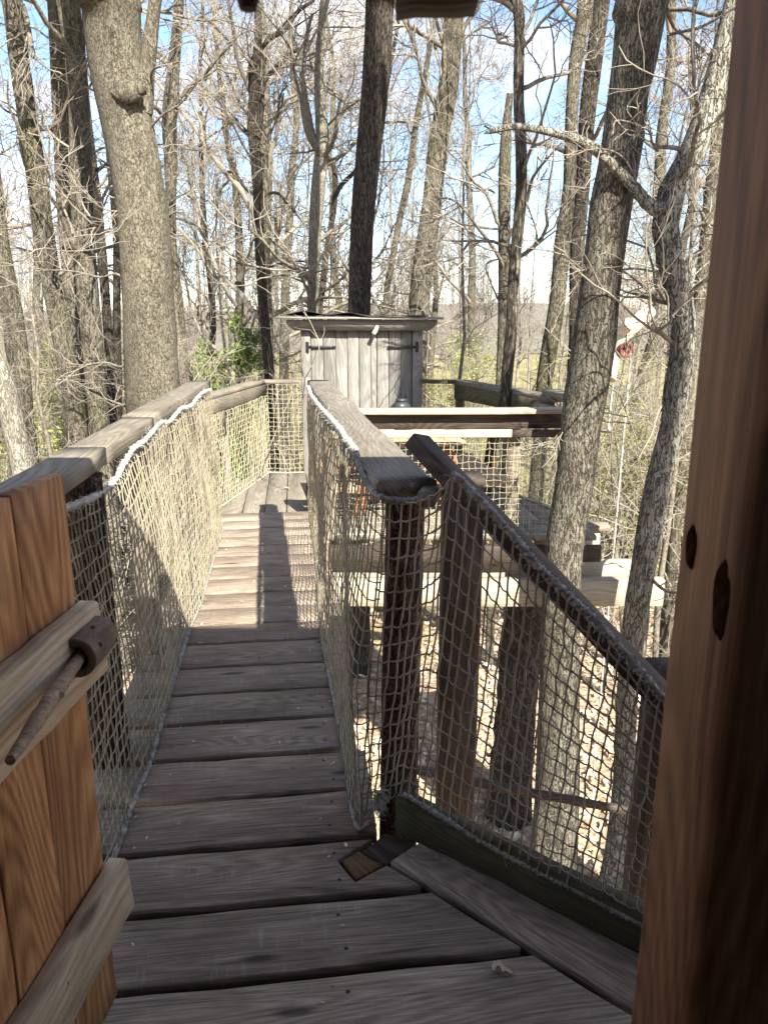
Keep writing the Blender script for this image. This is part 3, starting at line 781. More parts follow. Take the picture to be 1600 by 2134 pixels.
for i, (x, y) in enumerate(spots):
    mt, mc = kinds[i % 6]
    s = rng.uniform(1.15, 1.7)
    W = Matrix.Translation((x, y, float(ground_z(x, y)))) @ Matrix.Rotation(rng.uniform(0, 6.28), 4, 'Z') @ Matrix.Rotation(rng.normal() * 0.05, 4, 'X') @ Matrix.Diagonal((s, s, s, 1))
    e = bpy.data.objects.new('bare_tree', None)
    COL.objects.link(e)
    e.empty_display_size = 0.1
    place(e, None, W)
    tag(e, 'slim bare tree in the woods well behind the platform and its surrounding trunks', 'tree', 'bare trees of the woods behind')
    for nm, me in (('trunk', mt), ('crown', mc)):
        o = bpy.data.objects.new(nm, me)
        COL.objects.link(o)
        place(o, e, W)
# ---- far woods: one mass of bare trees
def far_mesh(seed, h, r):
    rng = np.random.default_rng(seed)
    m = 8
    z = np.linspace(0, h, m)
    P = np.stack([np.cumsum(rng.normal(size=m) * 0.12), np.cumsum(rng.normal(size=m) * 0.12), z], axis=1)
    R = r * (1 - 0.85 * z / h)
    a = Acc()
    tubes(a, P, R[None], 5)
    crown_on(a, P, R, 17, 0.2, 0.99, h * 0.17, seed + 5, 7, 5, 0, thin=0.013, rlim=0.07, up=0.1)
    return np.concatenate(a.v), a
vars_ = [far_mesh(300 + i, [21, 17, 24, 19][i], [0.12, 0.10, 0.14, 0.11][i]) for i in range(4)]
fw = Acc()
for i in range(120):
    y = 48 + 100 * rng.uniform() ** 1.3
    x = rng.uniform(-0.58, 0.58) * y
    V, A = vars_[i % 4]
    an, s = rng.uniform(0, 6.28), rng.uniform(0.75, 1.15)
    ca, sa = math.cos(an) * s, math.sin(an) * s
    gz = float(np.maximum(ground_z(x, y), hill_z(x, y) if y > 80 else -99))
    Q = np.stack([V[:, 0] * ca - V[:, 1] * sa + x, V[:, 0] * sa + V[:, 1] * ca + y, V[:, 2] * s + gz - 0.3], axis=1)
    n0 = fw.n
    fw.v.append(Q)
    for f in A.f:
        fw.f.append(f + n0)
    fw.n += len(Q)
def hill_mesh(seed, h, r):
    rng = np.random.default_rng(seed)
    z = np.linspace(0, h, 5)
    P = np.stack([np.cumsum(rng.normal(size=5) * 0.2), np.cumsum(rng.normal(size=5) * 0.2), z], axis=1)
    R = r * (1 - 0.85 * z / h)
    a = Acc()
    tubes(a, P, R[None], 4)
    crown_on(a, P, R, 12, 0.15, 0.99, h * 0.2, seed + 5, 7, 0, 0, thin=0.03, rlim=0.09, up=0.12)
    return np.concatenate(a.v), a
hv = [hill_mesh(340 + i, [16, 13, 18][i], 0.16) for i in range(3)]
for i in range(300):
    y = 115 + 170 * rng.uniform()
    x = rng.uniform(-0.56, 0.56) * y
    V, A = hv[i % 3]
    an, s = rng.uniform(0, 6.28), rng.uniform(0.7, 1.1)
    ca, sa = math.cos(an) * s, math.sin(an) * s
    Q = np.stack([V[:, 0] * ca - V[:, 1] * sa + x, V[:, 0] * sa + V[:, 1] * ca + y, V[:, 2] * s + float(np.maximum(ground_z(x, y), hill_z(x, y))) - 0.3], axis=1)
    n0 = fw.n
    fw.v.append(Q)
    for f in A.f:
        fw.f.append(f + n0)
    fw.n += len(Q)
tag(fw.obj('distant_woods', 'far_twigs'), 'mass of bare brown trees on the slope far behind', 'woods', kind='stuff')

# ---- trees behind the viewer, whose shadows fall over the scene
def back_tree(x, y, h, r, label, seed, crown=True, lean=(0, 0)):
    rng = np.random.default_rng(seed)
    gz = float(ground_z(x, y))
    m = 20
    z = np.linspace(gz - 0.3, h, m)
    t = np.linspace(0, 1, m)
    P = np.stack([x + lean[0] * t + 0.05 * rng.normal(size=m), y + lean[1] * t + 0.05 * rng.normal(size=m), z], axis=1)
    R = r * (1.15 - 0.55 * t)
    root = empty('tree', (x, y, gz), label, 'tree')
    a = Acc()
    tubes(a, P, R[None], 14, True)
    a.obj('trunk', 'bark_grey', root, P[0])
    if crown:
        c = Acc()
        crown_on(c, P, R, 9, 0.55, 0.99, 3.0, seed, 4, 4, 0)
        c.obj('crown', 'limb_bark', root, P[0])
back_tree(5.31, -3.0, 19.0, 0.25, 'straight tree standing behind the right side of the treehouse', 401, crown=False)

# ------------------------------------------------------------------ built things: helpers
def at_plane(u, v, p, dirxy):
    """where the line of sight through a pixel meets an upright plane through p along dirxy"""
    d = ray(u, v)
    n = np.array([-dirxy[1], dirxy[0], 0.0])
    t = (np.dot(n, np.array([p[0], p[1], 0])) - 0) / np.dot(n, d)
    return d * t + np.array([0, 0, EYE])
def slab(name, parent, mat, poly, z0, z1, ax, ch=0.004, sub=5, jit=0.0015, rng=RNG):
    """flat piece with any outline (list of x, y); local X along ax so the grain follows"""
    poly = np.array(poly, dtype=float)
    area = 0.5 * np.sum(poly[:, 0] * np.roll(poly[:, 1], -1) - np.roll(poly[:, 0], -1) * poly[:, 1])
    if area < 0:
        poly = poly[::-1]
    c = poly.mean(axis=0)
    ax = np.array(ax, dtype=float) / np.linalg.norm(ax)
    ay = np.array([-ax[1], ax[0]])
    L = np.stack([(poly - c) @ ax, (poly - c) @ ay], axis=1)
    pts = []
    for i in range(len(L)):
        a_, b_ = L[i], L[(i + 1) % len(L)]
        k = sub if np.linalg.norm(b_ - a_) > 0.35 else 2
        for t in np.linspace(0, 1, k, endpoint=False):
            p = a_ * (1 - t) + b_ * t
            pts.append(p + (rng.normal(size=2) * jit if t > 0 else 0))
    pts = np.array(pts)
    n = len(pts)
    e = np.roll(pts, -1, axis=0) - pts
    en = np.stack([e[:, 1], -e[:, 0]], axis=1)
    en = en / np.maximum(np.linalg.norm(en, axis=1, keepdims=True), 1e-9)
    vn = en + np.roll(en, 1, axis=0)
    vn = vn / np.maximum(np.linalg.norm(vn, axis=1, keepdims=True), 1e-9)
    zc = (z0 + z1) / 2
    rings = [(pts, z0 - zc), (pts, z1 - zc - ch), (pts - vn * ch, z1 - zc)]
    V = np.concatenate([np.column_stack([r, np.full(n, z)]) for r, z in rings])
    f = []
    for k in range(2):
        for i in range(n):
            i2 = (i + 1) % n
            f.append([k * n + i, k * n + i2, (k + 1) * n + i2, (k + 1) * n + i])
    f.append([2 * n + i for i in range(n)])
    f.append([i for i in range(n)][::-1])
    a = Acc()
    a.add(V, f)
    M = Matrix(((ax[0], -ax[1], 0, c[0]), (ax[1], ax[0], 0, c[1]), (0, 0, 1, zc), (0, 0, 0, 1)))
    return link(name, a.mesh(name, smooth=False), mat, parent, M)
def interp_curve(pts):
    P = resample(pts, 160)
    return lambda t: np.stack([np.interp(np.asarray(t), np.linspace(0, 1, 160), P[:, k]) for k in range(3)], axis=-1)
def net(name, label, cat, bottom, top, nu, nv, r, mat, belly=(0, 0), jit=0.004, knots=2.1, seed=1, sides=4, shear=0.0, sag=0.004, mid=True, tail=1.0):
    """knotted mesh between a bottom and a top curve; every strand and knot is geometry"""
    rng = np.random.default_rng(seed)
    fb, ft = interp_curve(bottom), interp_curve(top)
    U, V = np.meshgrid(np.linspace(0, 1, nu + 1), np.linspace(0, 1, nv + 1), indexing='ij')
    Us = np.clip(U + shear * (V - 0.5), 0, 1)
    B, T = fb(Us), ft(Us)
    G = B * (1 - V[..., None]) + T * V[..., None]
    w = np.sin(math.pi * V) * (0.55 + 0.45 * np.sin(U * 17 + seed)) + 0.25 * np.sin(V * 9 + U * 23)
    G[..., 0] += belly[0] * w
    G[..., 1] += belly[1] * w
    G += rng.normal(size=G.shape) * jit
    acc = Acc()
    def lines(G):
        n, m, _ = G.shape
        if not mid:
            return G
        M = (G[:, 1:] + G[:, :-1]) / 2
        M[..., 2] -= sag * rng.uniform(0.2, 1.6, size=M.shape[:2])
        M += rng.normal(size=M.shape) * jit * 0.35
        out = np.zeros((n, 2 * m - 1, 3))
        out[:, 0::2] = G
        out[:, 1::2] = M
        return out
    tubes(acc, lines(G), r, sides)
    tubes(acc, lines(np.swapaxes(G, 0, 1)), r, sides)
    if knots:
        K = G[:, 1:-1].reshape(-1, 3)
        o8 = np.array([[1, 0, 0], [-1, 0, 0], [0, 1, 0], [0, -1, 0], [0, 0, 1], [0, 0, -1]], dtype=float) * r * knots
        V8 = (K[:, None, :] + o8[None] * rng.uniform(0.75, 1.2, size=(len(K), 1, 1))).reshape(-1, 3)
        f8 = np.array([[0, 2, 4], [2, 1, 4], [1, 3, 4], [3, 0, 4], [2, 0, 5], [1, 2, 5], [3, 1, 5], [0, 3, 5]])
        acc.add(V8, (np.arange(len(K))[:, None, None] * 6 + f8[None]).reshape(-1, 3))
    org = fb(0.0)
    root = empty(name, org, label, cat)
    acc.obj('mesh_strands', mat, root, org)
    return root, fb, ft
def edge_rope(name, parent, pts, r, mat, fray=0, seed=1, n=120):
    rng = np.random.default_rng(seed)
    a, P = rope_tube(pts, r, 8, n * 2, rng, 0.22)
    if fray:
        S = P[rng.integers(0, n * 2, fray)] + rng.normal(size=(fray, 3)) * r * 0.5
        D = rng.normal(size=(fray, 3)) + np.array([0, 0, -0.4])
        Pq, Rq = grow(S, D, rng.uniform(0.012, 0.035, fray), np.full(fray, 0.0014), np.full(fray, 0.0007), 3, 0.4, -0.1, rng)
        tubes(a, Pq, Rq, 3)
    return a.obj(name, mat, parent, P[0])

# ------------------------------------------------------------------ treehouse we stand in
house = empty('treehouse', (0.3, 0.6, 0), 'dark brown door post and roof edge of the treehouse framing the view', 'treehouse')
def post_box(name, x0, x1, y0, y1, z0, z1, mat, parent=house):
    c = ((x0 + x1) / 2, (y0 + y1) / 2)
    M = Matrix.Translation((c[0], c[1], (z0 + z1) / 2)) @ Matrix(((0, 0, 1, 0), (0, 1, 0, 0), (-1, 0, 0, 0), (0, 0, 0, 1)))
    me = board_mesh(name, z1 - z0, y1 - y0, x1 - x0, seg=16, ch=0.008, edge=0.0015, warp=0.0015)
    return link(name, me, mat, parent, M)
jamb = post_box('door_post', 0.272, 0.395, 0.560, 0.685, -0.2, 2.05, 'jamb_wood')
# two dark knots and a nail hole in the face of the post
def jamb_pt(u, v):
    d = ray(u, v)
    p = d * (0.272 / d[0]) + np.array([0, 0, EYE])
    return p[1], p[2]
for (u_, v_, ry, rz) in ((1438, 1140, 0.0085, 0.019), (1500, 1252, 0.0115, 0.032)):
    yy, zz = jamb_pt(u_, v_)
    rk = np.random.default_rng(int(u_))
    an = np.linspace(0, 2 * math.pi, 20, endpoint=False)
    wob = 1 + 0.10 * np.sin(2 * an + 1) + 0.06 * np.sin(5 * an) + 0.04 * rk.normal(size=20)
    a = Acc()
    V = [(0.2716, yy, zz)] + [(0.2715, yy + ry * 0.6 * w_ * math.cos(t), zz + rz * 0.6 * w_ * math.sin(t)) for t, w_ in zip(an, wob)] + [(0.2710, yy + ry * w_ * math.cos(t), zz + rz * w_ * math.sin(t)) for t, w_ in zip(an, wob)] + [(0.2745, yy + ry * 1.2 * w_ * math.cos(t), zz + rz * 1.25 * w_ * math.sin(t)) for t, w_ in zip(an, wob)]
    f = [[0, 1 + (i + 1) % 20, 1 + i] for i in range(20)] + [[1 + k * 20 + i, 1 + k * 20 + (i + 1) % 20, 21 + k * 20 + (i + 1) % 20, 21 + k * 20 + i] for k in range(2) for i in range(20)]
    a.add(V, f)
    a.obj('knot', 'knot_wood', jamb, (0.2712, yy, zz), smooth=True)
# wall boards either side of the door, back and side walls, lintel, roof
for i in range(10):
    post_box('wall_board', 0.41 + i * 0.155, 0.56 + i * 0.155, 0.60, 0.64, -0.3, 2.28, 'jamb_wood')
for i in range(14):
    post_box('wall_board', -0.92 - i * 0.155, -0.77 - i * 0.155, 0.60, 0.64, -0.3, 2.28, 'jamb_wood')
for x in (-3.0, 1.95):
    for i in range(4):
        post_box('wall_board', x, x + 0.04, -2.4 + i * 0.74, -1.665 + i * 0.74, -0.3, 2.26, 'jamb_wood')
for i in range(8):
    post_box('wall_board', -2.98 + i * 0.615, -2.37 + i * 0.615, -2.46, -2.42, -0.3, 2.26, 'jamb_wood')
lint = board('lintel', house, 'jamb_wood', (-0.77, 0.62, 1.915), (0.41, 0.62, 1.915), 0.09, 0.21, seg=14)
# pieces hanging down from the lintel into the top of the view
pb = at_y(907, 6, 0.60)
board('lintel_block', lint, 'dark_wood', (at_y(822, 6, 0.60)[0], 0.60, pb[2] + 0.028), (at_y(992, 6, 0.60)[0], 0.60, pb[2] + 0.030), 0.05, 0.062, seg=4)
kb = at_y(517, 6, 0.60)
log('lintel_peg', lint, 'dark_wood', [(kb[0], 0.60, kb[2] + 0.075), (kb[0], 0.60, kb[2] + 0.01), (kb[0], 0.60, kb[2] - 0.004)], [0.021, 0.019, 0.006], sides=12, n=8)
# floor and roof planks
for i in range(8):
    slab('floor_plank', house, 'deck_wood', [(-2.95 + i * 0.61, -2.4), (-2.35 + i * 0.61, -2.4), (-2.35 + i * 0.61, 0.58), (-2.95 + i * 0.61, 0.58)], -0.045, -0.004, (0, 1))
for i in range(13):                                                 # front slope
    y0, y1 = 1.10 - i * 0.165, 1.10 - (i + 1) * 0.165 + 0.004
    z0, z1 = 2.30 + (1.10 - y0) * 0.55, 2.30 + (1.10 - y1) * 0.55
    M, L = frame((-3.25, (y0 + y1) / 2, (z0 + z1) / 2), (2.25, (y0 + y1) / 2, (z0 + z1) / 2), (0, 0.48, 0.88))
    link('roof_board', board_mesh('roof_board', L, 0.186, 0.03, seg=4), 'dark_wood', house, M)
for i in range(10):
    y0, y1 = -1.045 - i * 0.17, -1.045 - (i + 1) * 0.17 + 0.004
    z0, z1 = 3.47 - (-1.045 - y0) * 0.6, 3.47 - (-1.045 - y1) * 0.6
    M, L = frame((-3.25, (y0 + y1) / 2, (z0 + z1) / 2), (2.25, (y0 + y1) / 2, (z0 + z1) / 2), (0, -0.51, 0.86))
    link('roof_board', board_mesh('roof_board', L, 0.196, 0.03, seg=4), 'dark_wood', house, M)

# ------------------------------------------------------------------ half door standing open on the left
DD = np.array([0.017, 0.223, 0]) / math.hypot(0.017, 0.223)
DN = np.array([DD[1], -DD[0], 0])                                    # towards the viewer's side
DF = np.array([-0.612, 1.435, 0.0])                                  # free edge
door = empty('half_door', DF - DD * 0.4, 'orange cedar half door standing open at the left with a peg latch', 'door')
wd = [0.185, 0.165, 0.175, 0.170]
s = 0.0
for i, w in enumerate(wd):
    c = DF - DD * (s + w / 2) - DN * 0.014
    M, L = frame(tuple(c + np.array([0, 0, 0.03])), tuple(c + np.array([0, 0, 1.252 - 0.002 * i])), tuple(DN))
    link('door_board', board_mesh('door_board', L, w - 0.004, 0.030, seg=14, ch=0.003), 'cedar_wood', door, M)
    s += w
for z0, z1, ext in ((0.835, 0.995, 0.012), (0.245, 0.385, 0.02)):
    a_, b_ = DF + DD * ext + DN * 0.023, DF - DD * 0.68 + DN * 0.023
    M, L = frame((b_[0], b_[1], (z0 + z1) / 2), (a_[0], a_[1], (z0 + z1) / 2), tuple(DN))
    link('batten', board_mesh('batten', L, z1 - z0, 0.042, seg=12, ch=0.005, k1=-0.12), 'pine_wood', door, M)
for zc_ in (0.88, 0.95, 0.29, 0.34):
    for k_ in (0.09, 0.27, 0.44):
        p_ = DF - DD * k_ + DN * 0.0445 + np.array([0, 0, zc_])
        log('screw_head', door, 'iron', [p_ - DN * 0.004, p_ + DN * 0.0006], [0.0045, 0.0038], sides=8, n=3, lump=0)
c0, c1 = at_y(158, 1374, 1.30), at_y(206, 1318, 1.42)
c0[2] = c1[2] = (c0[2] + c1[2]) / 2
axd = norm(c1 - c0)
a = Acc()
rgl = np.random.default_rng(3)
ro, ri, n = 0.039, 0.023, 22
prof = [(c0 + axd * 0.045, ri), (c0, ri), (c0, ro * 0.97), (c0 + axd * 0.004, ro), (c0 + axd * 0.05, ro * 1.02), (c0 + axd * 0.09, ro * 0.99), (c1 - axd * 0.004, ro), (c1, ro * 0.95), (c1, 0.001)]
bx = norm(np.cross(axd, UPV)); by = np.cross(bx, axd)
an = np.linspace(0, 2 * math.pi, n, endpoint=False)
V = np.concatenate([p + r * (1 + 0.015 * rgl.normal(size=n))[:, None] * (np.cos(an)[:, None] * bx + np.sin(an)[:, None] * by) for p, r in prof])
f = [[k * n + i, k * n + (i + 1) % n, (k + 1) * n + (i + 1) % n, (k + 1) * n + i] for k in range(len(prof) - 1) for i in range(n)]
f.append(list(range(n)))
a.add(V, f)
drum = a.obj('latch_drum', 'bark_drum', door, c0)
for t_, an_ in ((0.03, 0.4), (0.08, 2.1), (0.06, 1.2)):
    p = c0 + axd * t_ + (math.cos(an_) * bx + math.sin(an_) * by) * ro * 0.93
    log('twig_stub', drum, 'bark_drum', [p, p + (math.cos(an_) * bx + math.sin(an_) * by) * 0.008], [0.006, 0.004], sides=7, n=4)
s0, s1 = c0 + axd * 0.04 + np.array([0.0, 0, -0.003]), at_y(22, 1585, 0.985)
mid_ = (s0 + s1) / 2 + np.array([0.004, 0, 0.006])
stick = log('latch_stick', door, 'bark_stick', [s0, s0 * 0.75 + s1 * 0.25, mid_, s0 * 0.25 + s1 * 0.75, s1], [0.0115, 0.012, 0.0155, 0.0125, 0.008], sides=10, n=22, lump=0.06)
log('twig_knot', stick, 'bark_drum', [mid_ + np.array([0.008, -0.004, 0.003]), mid_ + np.array([0.018, -0.010, 0.006])], [0.007, 0.0055], sides=8, n=4)

# ------------------------------------------------------------------ footbridge
bridge = empty('footbridge', (-0.6, 3.5, 0), 'narrow grey plank footbridge leading from the doorway to the platform', 'footbridge')
def bxc(d):
    return -0.45 - 0.118 * (d - 2.0)
def bp(s, d):
    return (bxc(d) + s * 0.992, d + s * 0.126)
AX = (0.992, 0.126)
cuts = [0.53, 0.77, 1.01, 1.25, 1.49, 1.73, 1.972, 2.215, 2.46, 2.71, 2.95, 3.20, 3.46, 3.69, 3.92, 4.155, 4.385, 4.62, 4.84, 5.06, 5.28, 5.50, 5.72, 5.95]
DG = (at_z(810, 1795, 0)[:2], at_z(1300, 2095, 0)[:2])               # slanted seam on the landing
def seam_hit(d, off=0.014):
    """where a plank edge meets the slanted seam"""
    p0 = np.array(bp(0, d)); e = np.array(AX)
    q0 = DG[0]; g = norm(DG[1] - DG[0]); nrm = np.array([g[1], -g[0]])
    if np.dot(nrm, p0 - q0) < 0: nrm = -nrm
    q0 = q0 + nrm * off
    M_ = np.array([[e[0], -g[0]], [e[1], -g[1]]])
    t = np.linalg.solve(M_, q0 - p0)[0]
    return tuple(p0 + e * t)
rp = np.random.default_rng(21)
for i in range(len(cuts) - 1):
    d0, d1 = cuts[i], cuts[i + 1]
    g = 0.0140 if d0 < 2.6 else (0.013 if d0 < 3.3 else (0.0095 if d0 < 4.0 else 0.006))
    g += rp.uniform(-0.001, 0.002)
    a0, a1 = d0 + g, d1 - g
    zt = rp.normal() * 0.0015
    lo, hi = -0.52 + rp.normal() * 0.012, 0.42 + rp.normal() * 0.012
    if d1 < 1.74:
        poly = [bp(-0.60, a0), seam_hit(a0), seam_hit(a1), bp(-0.60, a1)]
    elif d1 < 1.98:
        k = [tuple(at_z(u, v, 0)[:2]) for u, v in ((806, 1803), (741, 1838), (702, 1792), (776, 1749))]
        poly = [bp(-0.56, a0), seam_hit(a0)] + k + [bp(-0.56, a1)]
    else:
        poly = [bp(lo, a0), bp(hi, a0), bp(hi, a1), bp(lo, a1)]
    pl = slab('plank', bridge, 'deck_wood', poly, -0.040 + zt, zt, AX, sub=9, jit=0.0022)
    if i > 1 and d1 < 4:                                              # screw heads
        a = Acc()
        for s_ in (-0.40, 0.30):
            for dd in (a0 + 0.05, a1 - 0.05):
                x, y = bp(s_ + rp.normal() * 0.01, dd)
                an = np.linspace(0, 2 * math.pi, 8, endpoint=False)
                a.add([(x, y, zt + 0.0005)] + [(x + 0.0052 * math.cos(t), y + 0.0052 * math.sin(t), zt + 0.0012) for t in an] + [(x + 0.0056 * math.cos(t), y + 0.0056 * math.sin(t), zt - 0.001) for t in an],
                      [[0, 1 + j, 1 + (j + 1) % 8] for j in range(8)] + [[1 + j, 9 + j, 9 + (j + 1) % 8, 1 + (j + 1) % 8] for j in range(8)])
        so = a.obj('screws', 'iron', pl, (x, y, zt))
        so['kind'] = 'stuff'
# plank along the slanted edge of the landing, and the pieces at the corner
sd = norm(DG[1] - DG[0]); sn = np.array([-sd[1], sd[0]])
if sn[1] < 0: sn = -sn
q0 = DG[0] + sd * 0.004
slab('edge_plank', bridge, 'deck_wood', [q0 + sn * 0.004, q0 + sd * 1.2 + sn * 0.004, q0 + sd * 1.2 + sn * 0.172, q0 + sn * 0.172 + sd * 0.015], -0.038, 0.002, sd, sub=12, jit=0.0025)
k = [at_z(u, v, 0)[:2] for u, v in ((742, 1828), (712, 1790), (748, 1768), (798, 1797))]
slab('broken_piece', bridge, 'stump_wood', k, -0.04, -0.006, sd, jit=0.002)
k = [at_z(u, v, 0)[:2] for u, v in ((806, 1795), (752, 1766), (775, 1752), (800, 1730), (868, 1745), (858, 1765))]
slab('broken_piece', bridge, 'dark_wood', k, -0.05, -0.010, sd, jit=0.003)
# kick board standing on edge along the slanted side
KP, KD = at_z(860, 1762, 0.0)[:2] + np.array([-0.01, 0.035]), norm(at_z(1310, 1950, 0)[:2] - at_z(900, 1745, 0)[:2])
KP = np.array([0.075, 2.045])
k0, k1 = KP - KD * 0.035, KP + KD * 1.0
kick = board('kick_board', bridge, 'green_wood', (k0[0], k0[1], 0.062), (k1[0], k1[1], 0.052), 0.042, 0.135, seg=14, ch=0.006, edge=0.002)
a = Acc()                                                            # splintered end of the kick board
Sx = np.array([[k0[0], k0[1], 0]]) + np.array([[0.02, -0.012, 0]]) * 1.0 + rp.uniform(-1, 1, size=(40, 3)) * np.array([0.004, 0.004, 0.0]) + np.column_stack([np.zeros(40), np.zeros(40), rp.uniform(0.0, 0.12, 40)])
Dx = np.tile(np.array([[0.6, -0.75, -0.1]]), (40, 1)) + rp.normal(size=(40, 3)) * 0.25
Pq, Rq = grow(Sx, Dx, rp.uniform(0.012, 0.05, 40), np.full(40, 0.0022), np.full(40, 0.0006), 3, 0.15, 0.0, rp)
tubes(a, Pq, Rq, 4)
so = a.obj('splinters', 'dark_wood', kick, k0.tolist() + [0.06]); so['kind'] = 'stuff'
# stringers under the planks, added edge to edge in dark wood to blacken gaps
for s_ in (-0.42, -0.25, -0.08, 0.09, 0.26):
    p, r_ = bp(s_, 0.7), bp(s_, 6.0)
    board('blackout_stringer', bridge, 'dark_wood', (p[0], p[1], -0.165), (r_[0], r_[1], -0.165), 0.165, 0.165, seg=6)
for i in range(4):  # dark joists packed under the landing so its gaps stay black
    board('blackout_joist', bridge, 'dark_wood', (-0.02 + i * 0.17, 0.66, -0.13), (-0.02 + i * 0.17, 2.02 - i * 0.13, -0.13), 0.168, 0.17, seg=3)
# left railing: three lengths of sawn top rail on posts
def lrx(y):
    return -0.92 - 0.083 * (y - 2.18)
for y0, y1 in ((1.0, 2.615), (2.620, 3.405), (3.410, 5.26)):
    dz = rp.normal() * 0.002
    board('left_rail', bridge, 'rail_wood', (lrx(y0) - 0.070, y0, 1.070 + dz), (lrx(y1) - 0.070, y1, 1.070 + dz), 0.140, 0.060, seg=10, ch=0.004)
log('log_post', bridge, 'bark_post', [(-0.965, 2.45, -1.6), (-0.985, 2.45, 0.2), (-0.985, 2.45, 1.038)], [0.078, 0.072, 0.066], sides=18, n=40, lump=0.035)
for y in (3.35, 4.25, 5.02):
    post_box('rail_post', lrx(y) - 0.120, lrx(y) - 0.030, y - 0.045, y + 0.045, -0.25, 1.038, 'rail_wood', bridge)
# right railing: one heavy weathered plank with wavy edges
RA, RB = (0.062, 2.07), (-0.447, 5.26)
rr = board('right_rail', bridge, 'old_rail_wood', (RA[0], RA[1], 1.074), (RB[0], RB[1], 1.074), 0.172, 0.056, seg=46, ch=0.010, edge=0.0025, live=0.006, warp=0.004, taper=0.84)
# rounded far tip and split near end
a = Acc()
an = np.linspace(0, math.pi, 10)
rd = norm(np.array([RB[0] - RA[0], RB[1] - RA[1]])); rs = np.array([rd[1], -rd[0]])
hw = 0.172 * 0.84 / 2
V = []
for z in (1.046, 1.102):
    for t in an:
        p = np.array(RB) + rs * hw * math.cos(t) * (0.97 if z > 1.08 else 1) + rd * 0.045 * math.sin(t)
        V.append((p[0], p[1], z))
a.add(V, [list(range(10, 20)), list(range(10))[::-1]] + [[i, i + 1, 11 + i, 10 + i] for i in range(9)])
a.obj('rail_tip', 'old_rail_wood', rr, (RB[0], RB[1], 1.07), smooth=False)
for (so_, l_, w_, z_, h_, yaw) in ((0.058, 0.115, 0.050, 1.064, 0.040, -0.35), (0.018, 0.050, 0.022, 1.080, 0.030, 0.05), (-0.012, 0.030, 0.018, 1.078, 0.024, 0.3)):
    c = np.array(RA) + rs * so_ - rd * (l_ / 2 - 0.03)
    block('rail_splinter', rr, 'old_rail_wood', (c[0], c[1], z_), (l_, w_, h_), math.atan2(-rd[1], -rd[0]) + yaw, 0.006)
log('log_post', bridge, 'bark_post', [(0.036, 2.15, -1.8), (0.045, 2.15, -0.2), (0.052, 2.15, 0.5), (0.062, 2.15, 1.046)], [0.062, 0.060, 0.058, 0.056], sides=18, n=46, lump=0.04)
# squared post, far dark post and slanted hand rail on the right side
post_box('square_post', 0.205, 0.345, 2.56, 2.70, -3.8, 1.00, 'dark_wood', bridge)
post_box('square_post', 0.72, 0.83, 1.86, 1.97, -3.8, 0.62, 'dark_wood', bridge)
H0 = at_y(868, 918, 2.12)
H1 = at_plane(1385, 1462, KP + np.array([0.02, 0.03]), KD)
hd = norm(H1 - H0)
H1 = H1 + hd * 0.35
upn = norm(np.cross(np.cross(hd, np.array([0.25, 0.1, 1.0])), hd))
hrail = board('slanted_rail', bridge, 'dark_wood', tuple(H0), tuple(H1), 0.092, 0.046, up=tuple(upn), seg=10, ch=0.004)
log('thin_pole', bridge, 'dark_wood', [at_y(866, 1604, 2.95), at_y(1000, 1632, 2.95), at_y(1150, 1660, 2.9), at_y(1320, 1692, 2.85)], [0.022, 0.024, 0.022, 0.020], sides=10, n=30, lump=0.12)

# nets and ropes of the bridge
def lpl(u, v):
    return at_plane(u, v, (lrx(1.9) + 0.012, 1.9), (-0.083, 1.0))
ltop_px = [(60, 1085), (110, 1066), (152, 1053), (200, 1033), (238, 1003), (262, 962), (278, 935), (302, 918), (335, 882), (352, 880), (378, 852), (398, 846), (418, 822), (438, 812)]
ltop = [lpl(*p) for p in ltop_px]
lbot_px = [(165, 1940), (195, 1880), (223, 1817), (245, 1769), (284, 1660), (315, 1585), (350, 1458), (376, 1375), (394, 1318), (420, 1252), (433, 1209), (450, 1150), (465, 1100)]
lbot = [at_z(u, v, 0.006) for u, v in lbot_px]
nl, fb, ft = net('rope_net', 'knotted rope netting along the left side of the footbridge', 'net', lbot, ltop, 86, 21, 0.0025, 'net_cord', belly=(0.024, 0), seed=2, jit=0.002)
edge_rope('top_rope', nl, ltop, 0.0105, 'rope_white', 700, 5, 170)
edge_rope('bottom_rope', nl, lbot, 0.0075, 'rope_grey', 260, 6, 150)
RP, RD_ = (-0.098, 2.45), (-0.157, 1.0)
rt_px = [(642, 806), (650, 826), (664, 845), (684, 868), (704, 890), (722, 916), (741, 942)]
rtop = [at_plane(u, v, RP, RD_) for u, v in rt_px] + [at_y(748, 968, 2.36), at_y(764, 1005, 2.22), at_y(786, 1033, 2.10), at_y(806, 1042, 2.07)]
rtop_rope = rtop[:]
rbot = [at_z(u, v, 0.006) for u, v in [(644, 1072), (652, 1120), (661, 1200), (668, 1310), (684, 1400), (700, 1482), (721, 1600), (742, 1722)]] + [at_y(774, 1712, 2.06)]
nr, _, _ = net('rope_net', 'knotted rope netting seen edge-on along the right side of the footbridge', 'net', rbot, rtop, 74, 21, 0.0023, 'net_cord', belly=(-0.024, 0), seed=4, jit=0.002)
edge_rope('top_rope', nr, rtop[:7], 0.0115, 'rope_white', 350, 8, 120)
edge_rope('bottom_rope', nr, rbot, 0.0065, 'rope_grey', 200, 9, 130)
def kpl(u, v):
    return at_plane(u, v, KP - np.array([0.012, 0.018]), KD)
stop_px = [(790, 1036), (830, 1044), (880, 1040), (920, 1018), (941, 988), (962, 1004), (1010, 1052), (1062, 1110), (1120, 1180), (1180, 1238), (1250, 1306), (1320, 1384), (1372, 1446), (1430, 1510)]
stop = [kpl(*p) for p in stop_px]
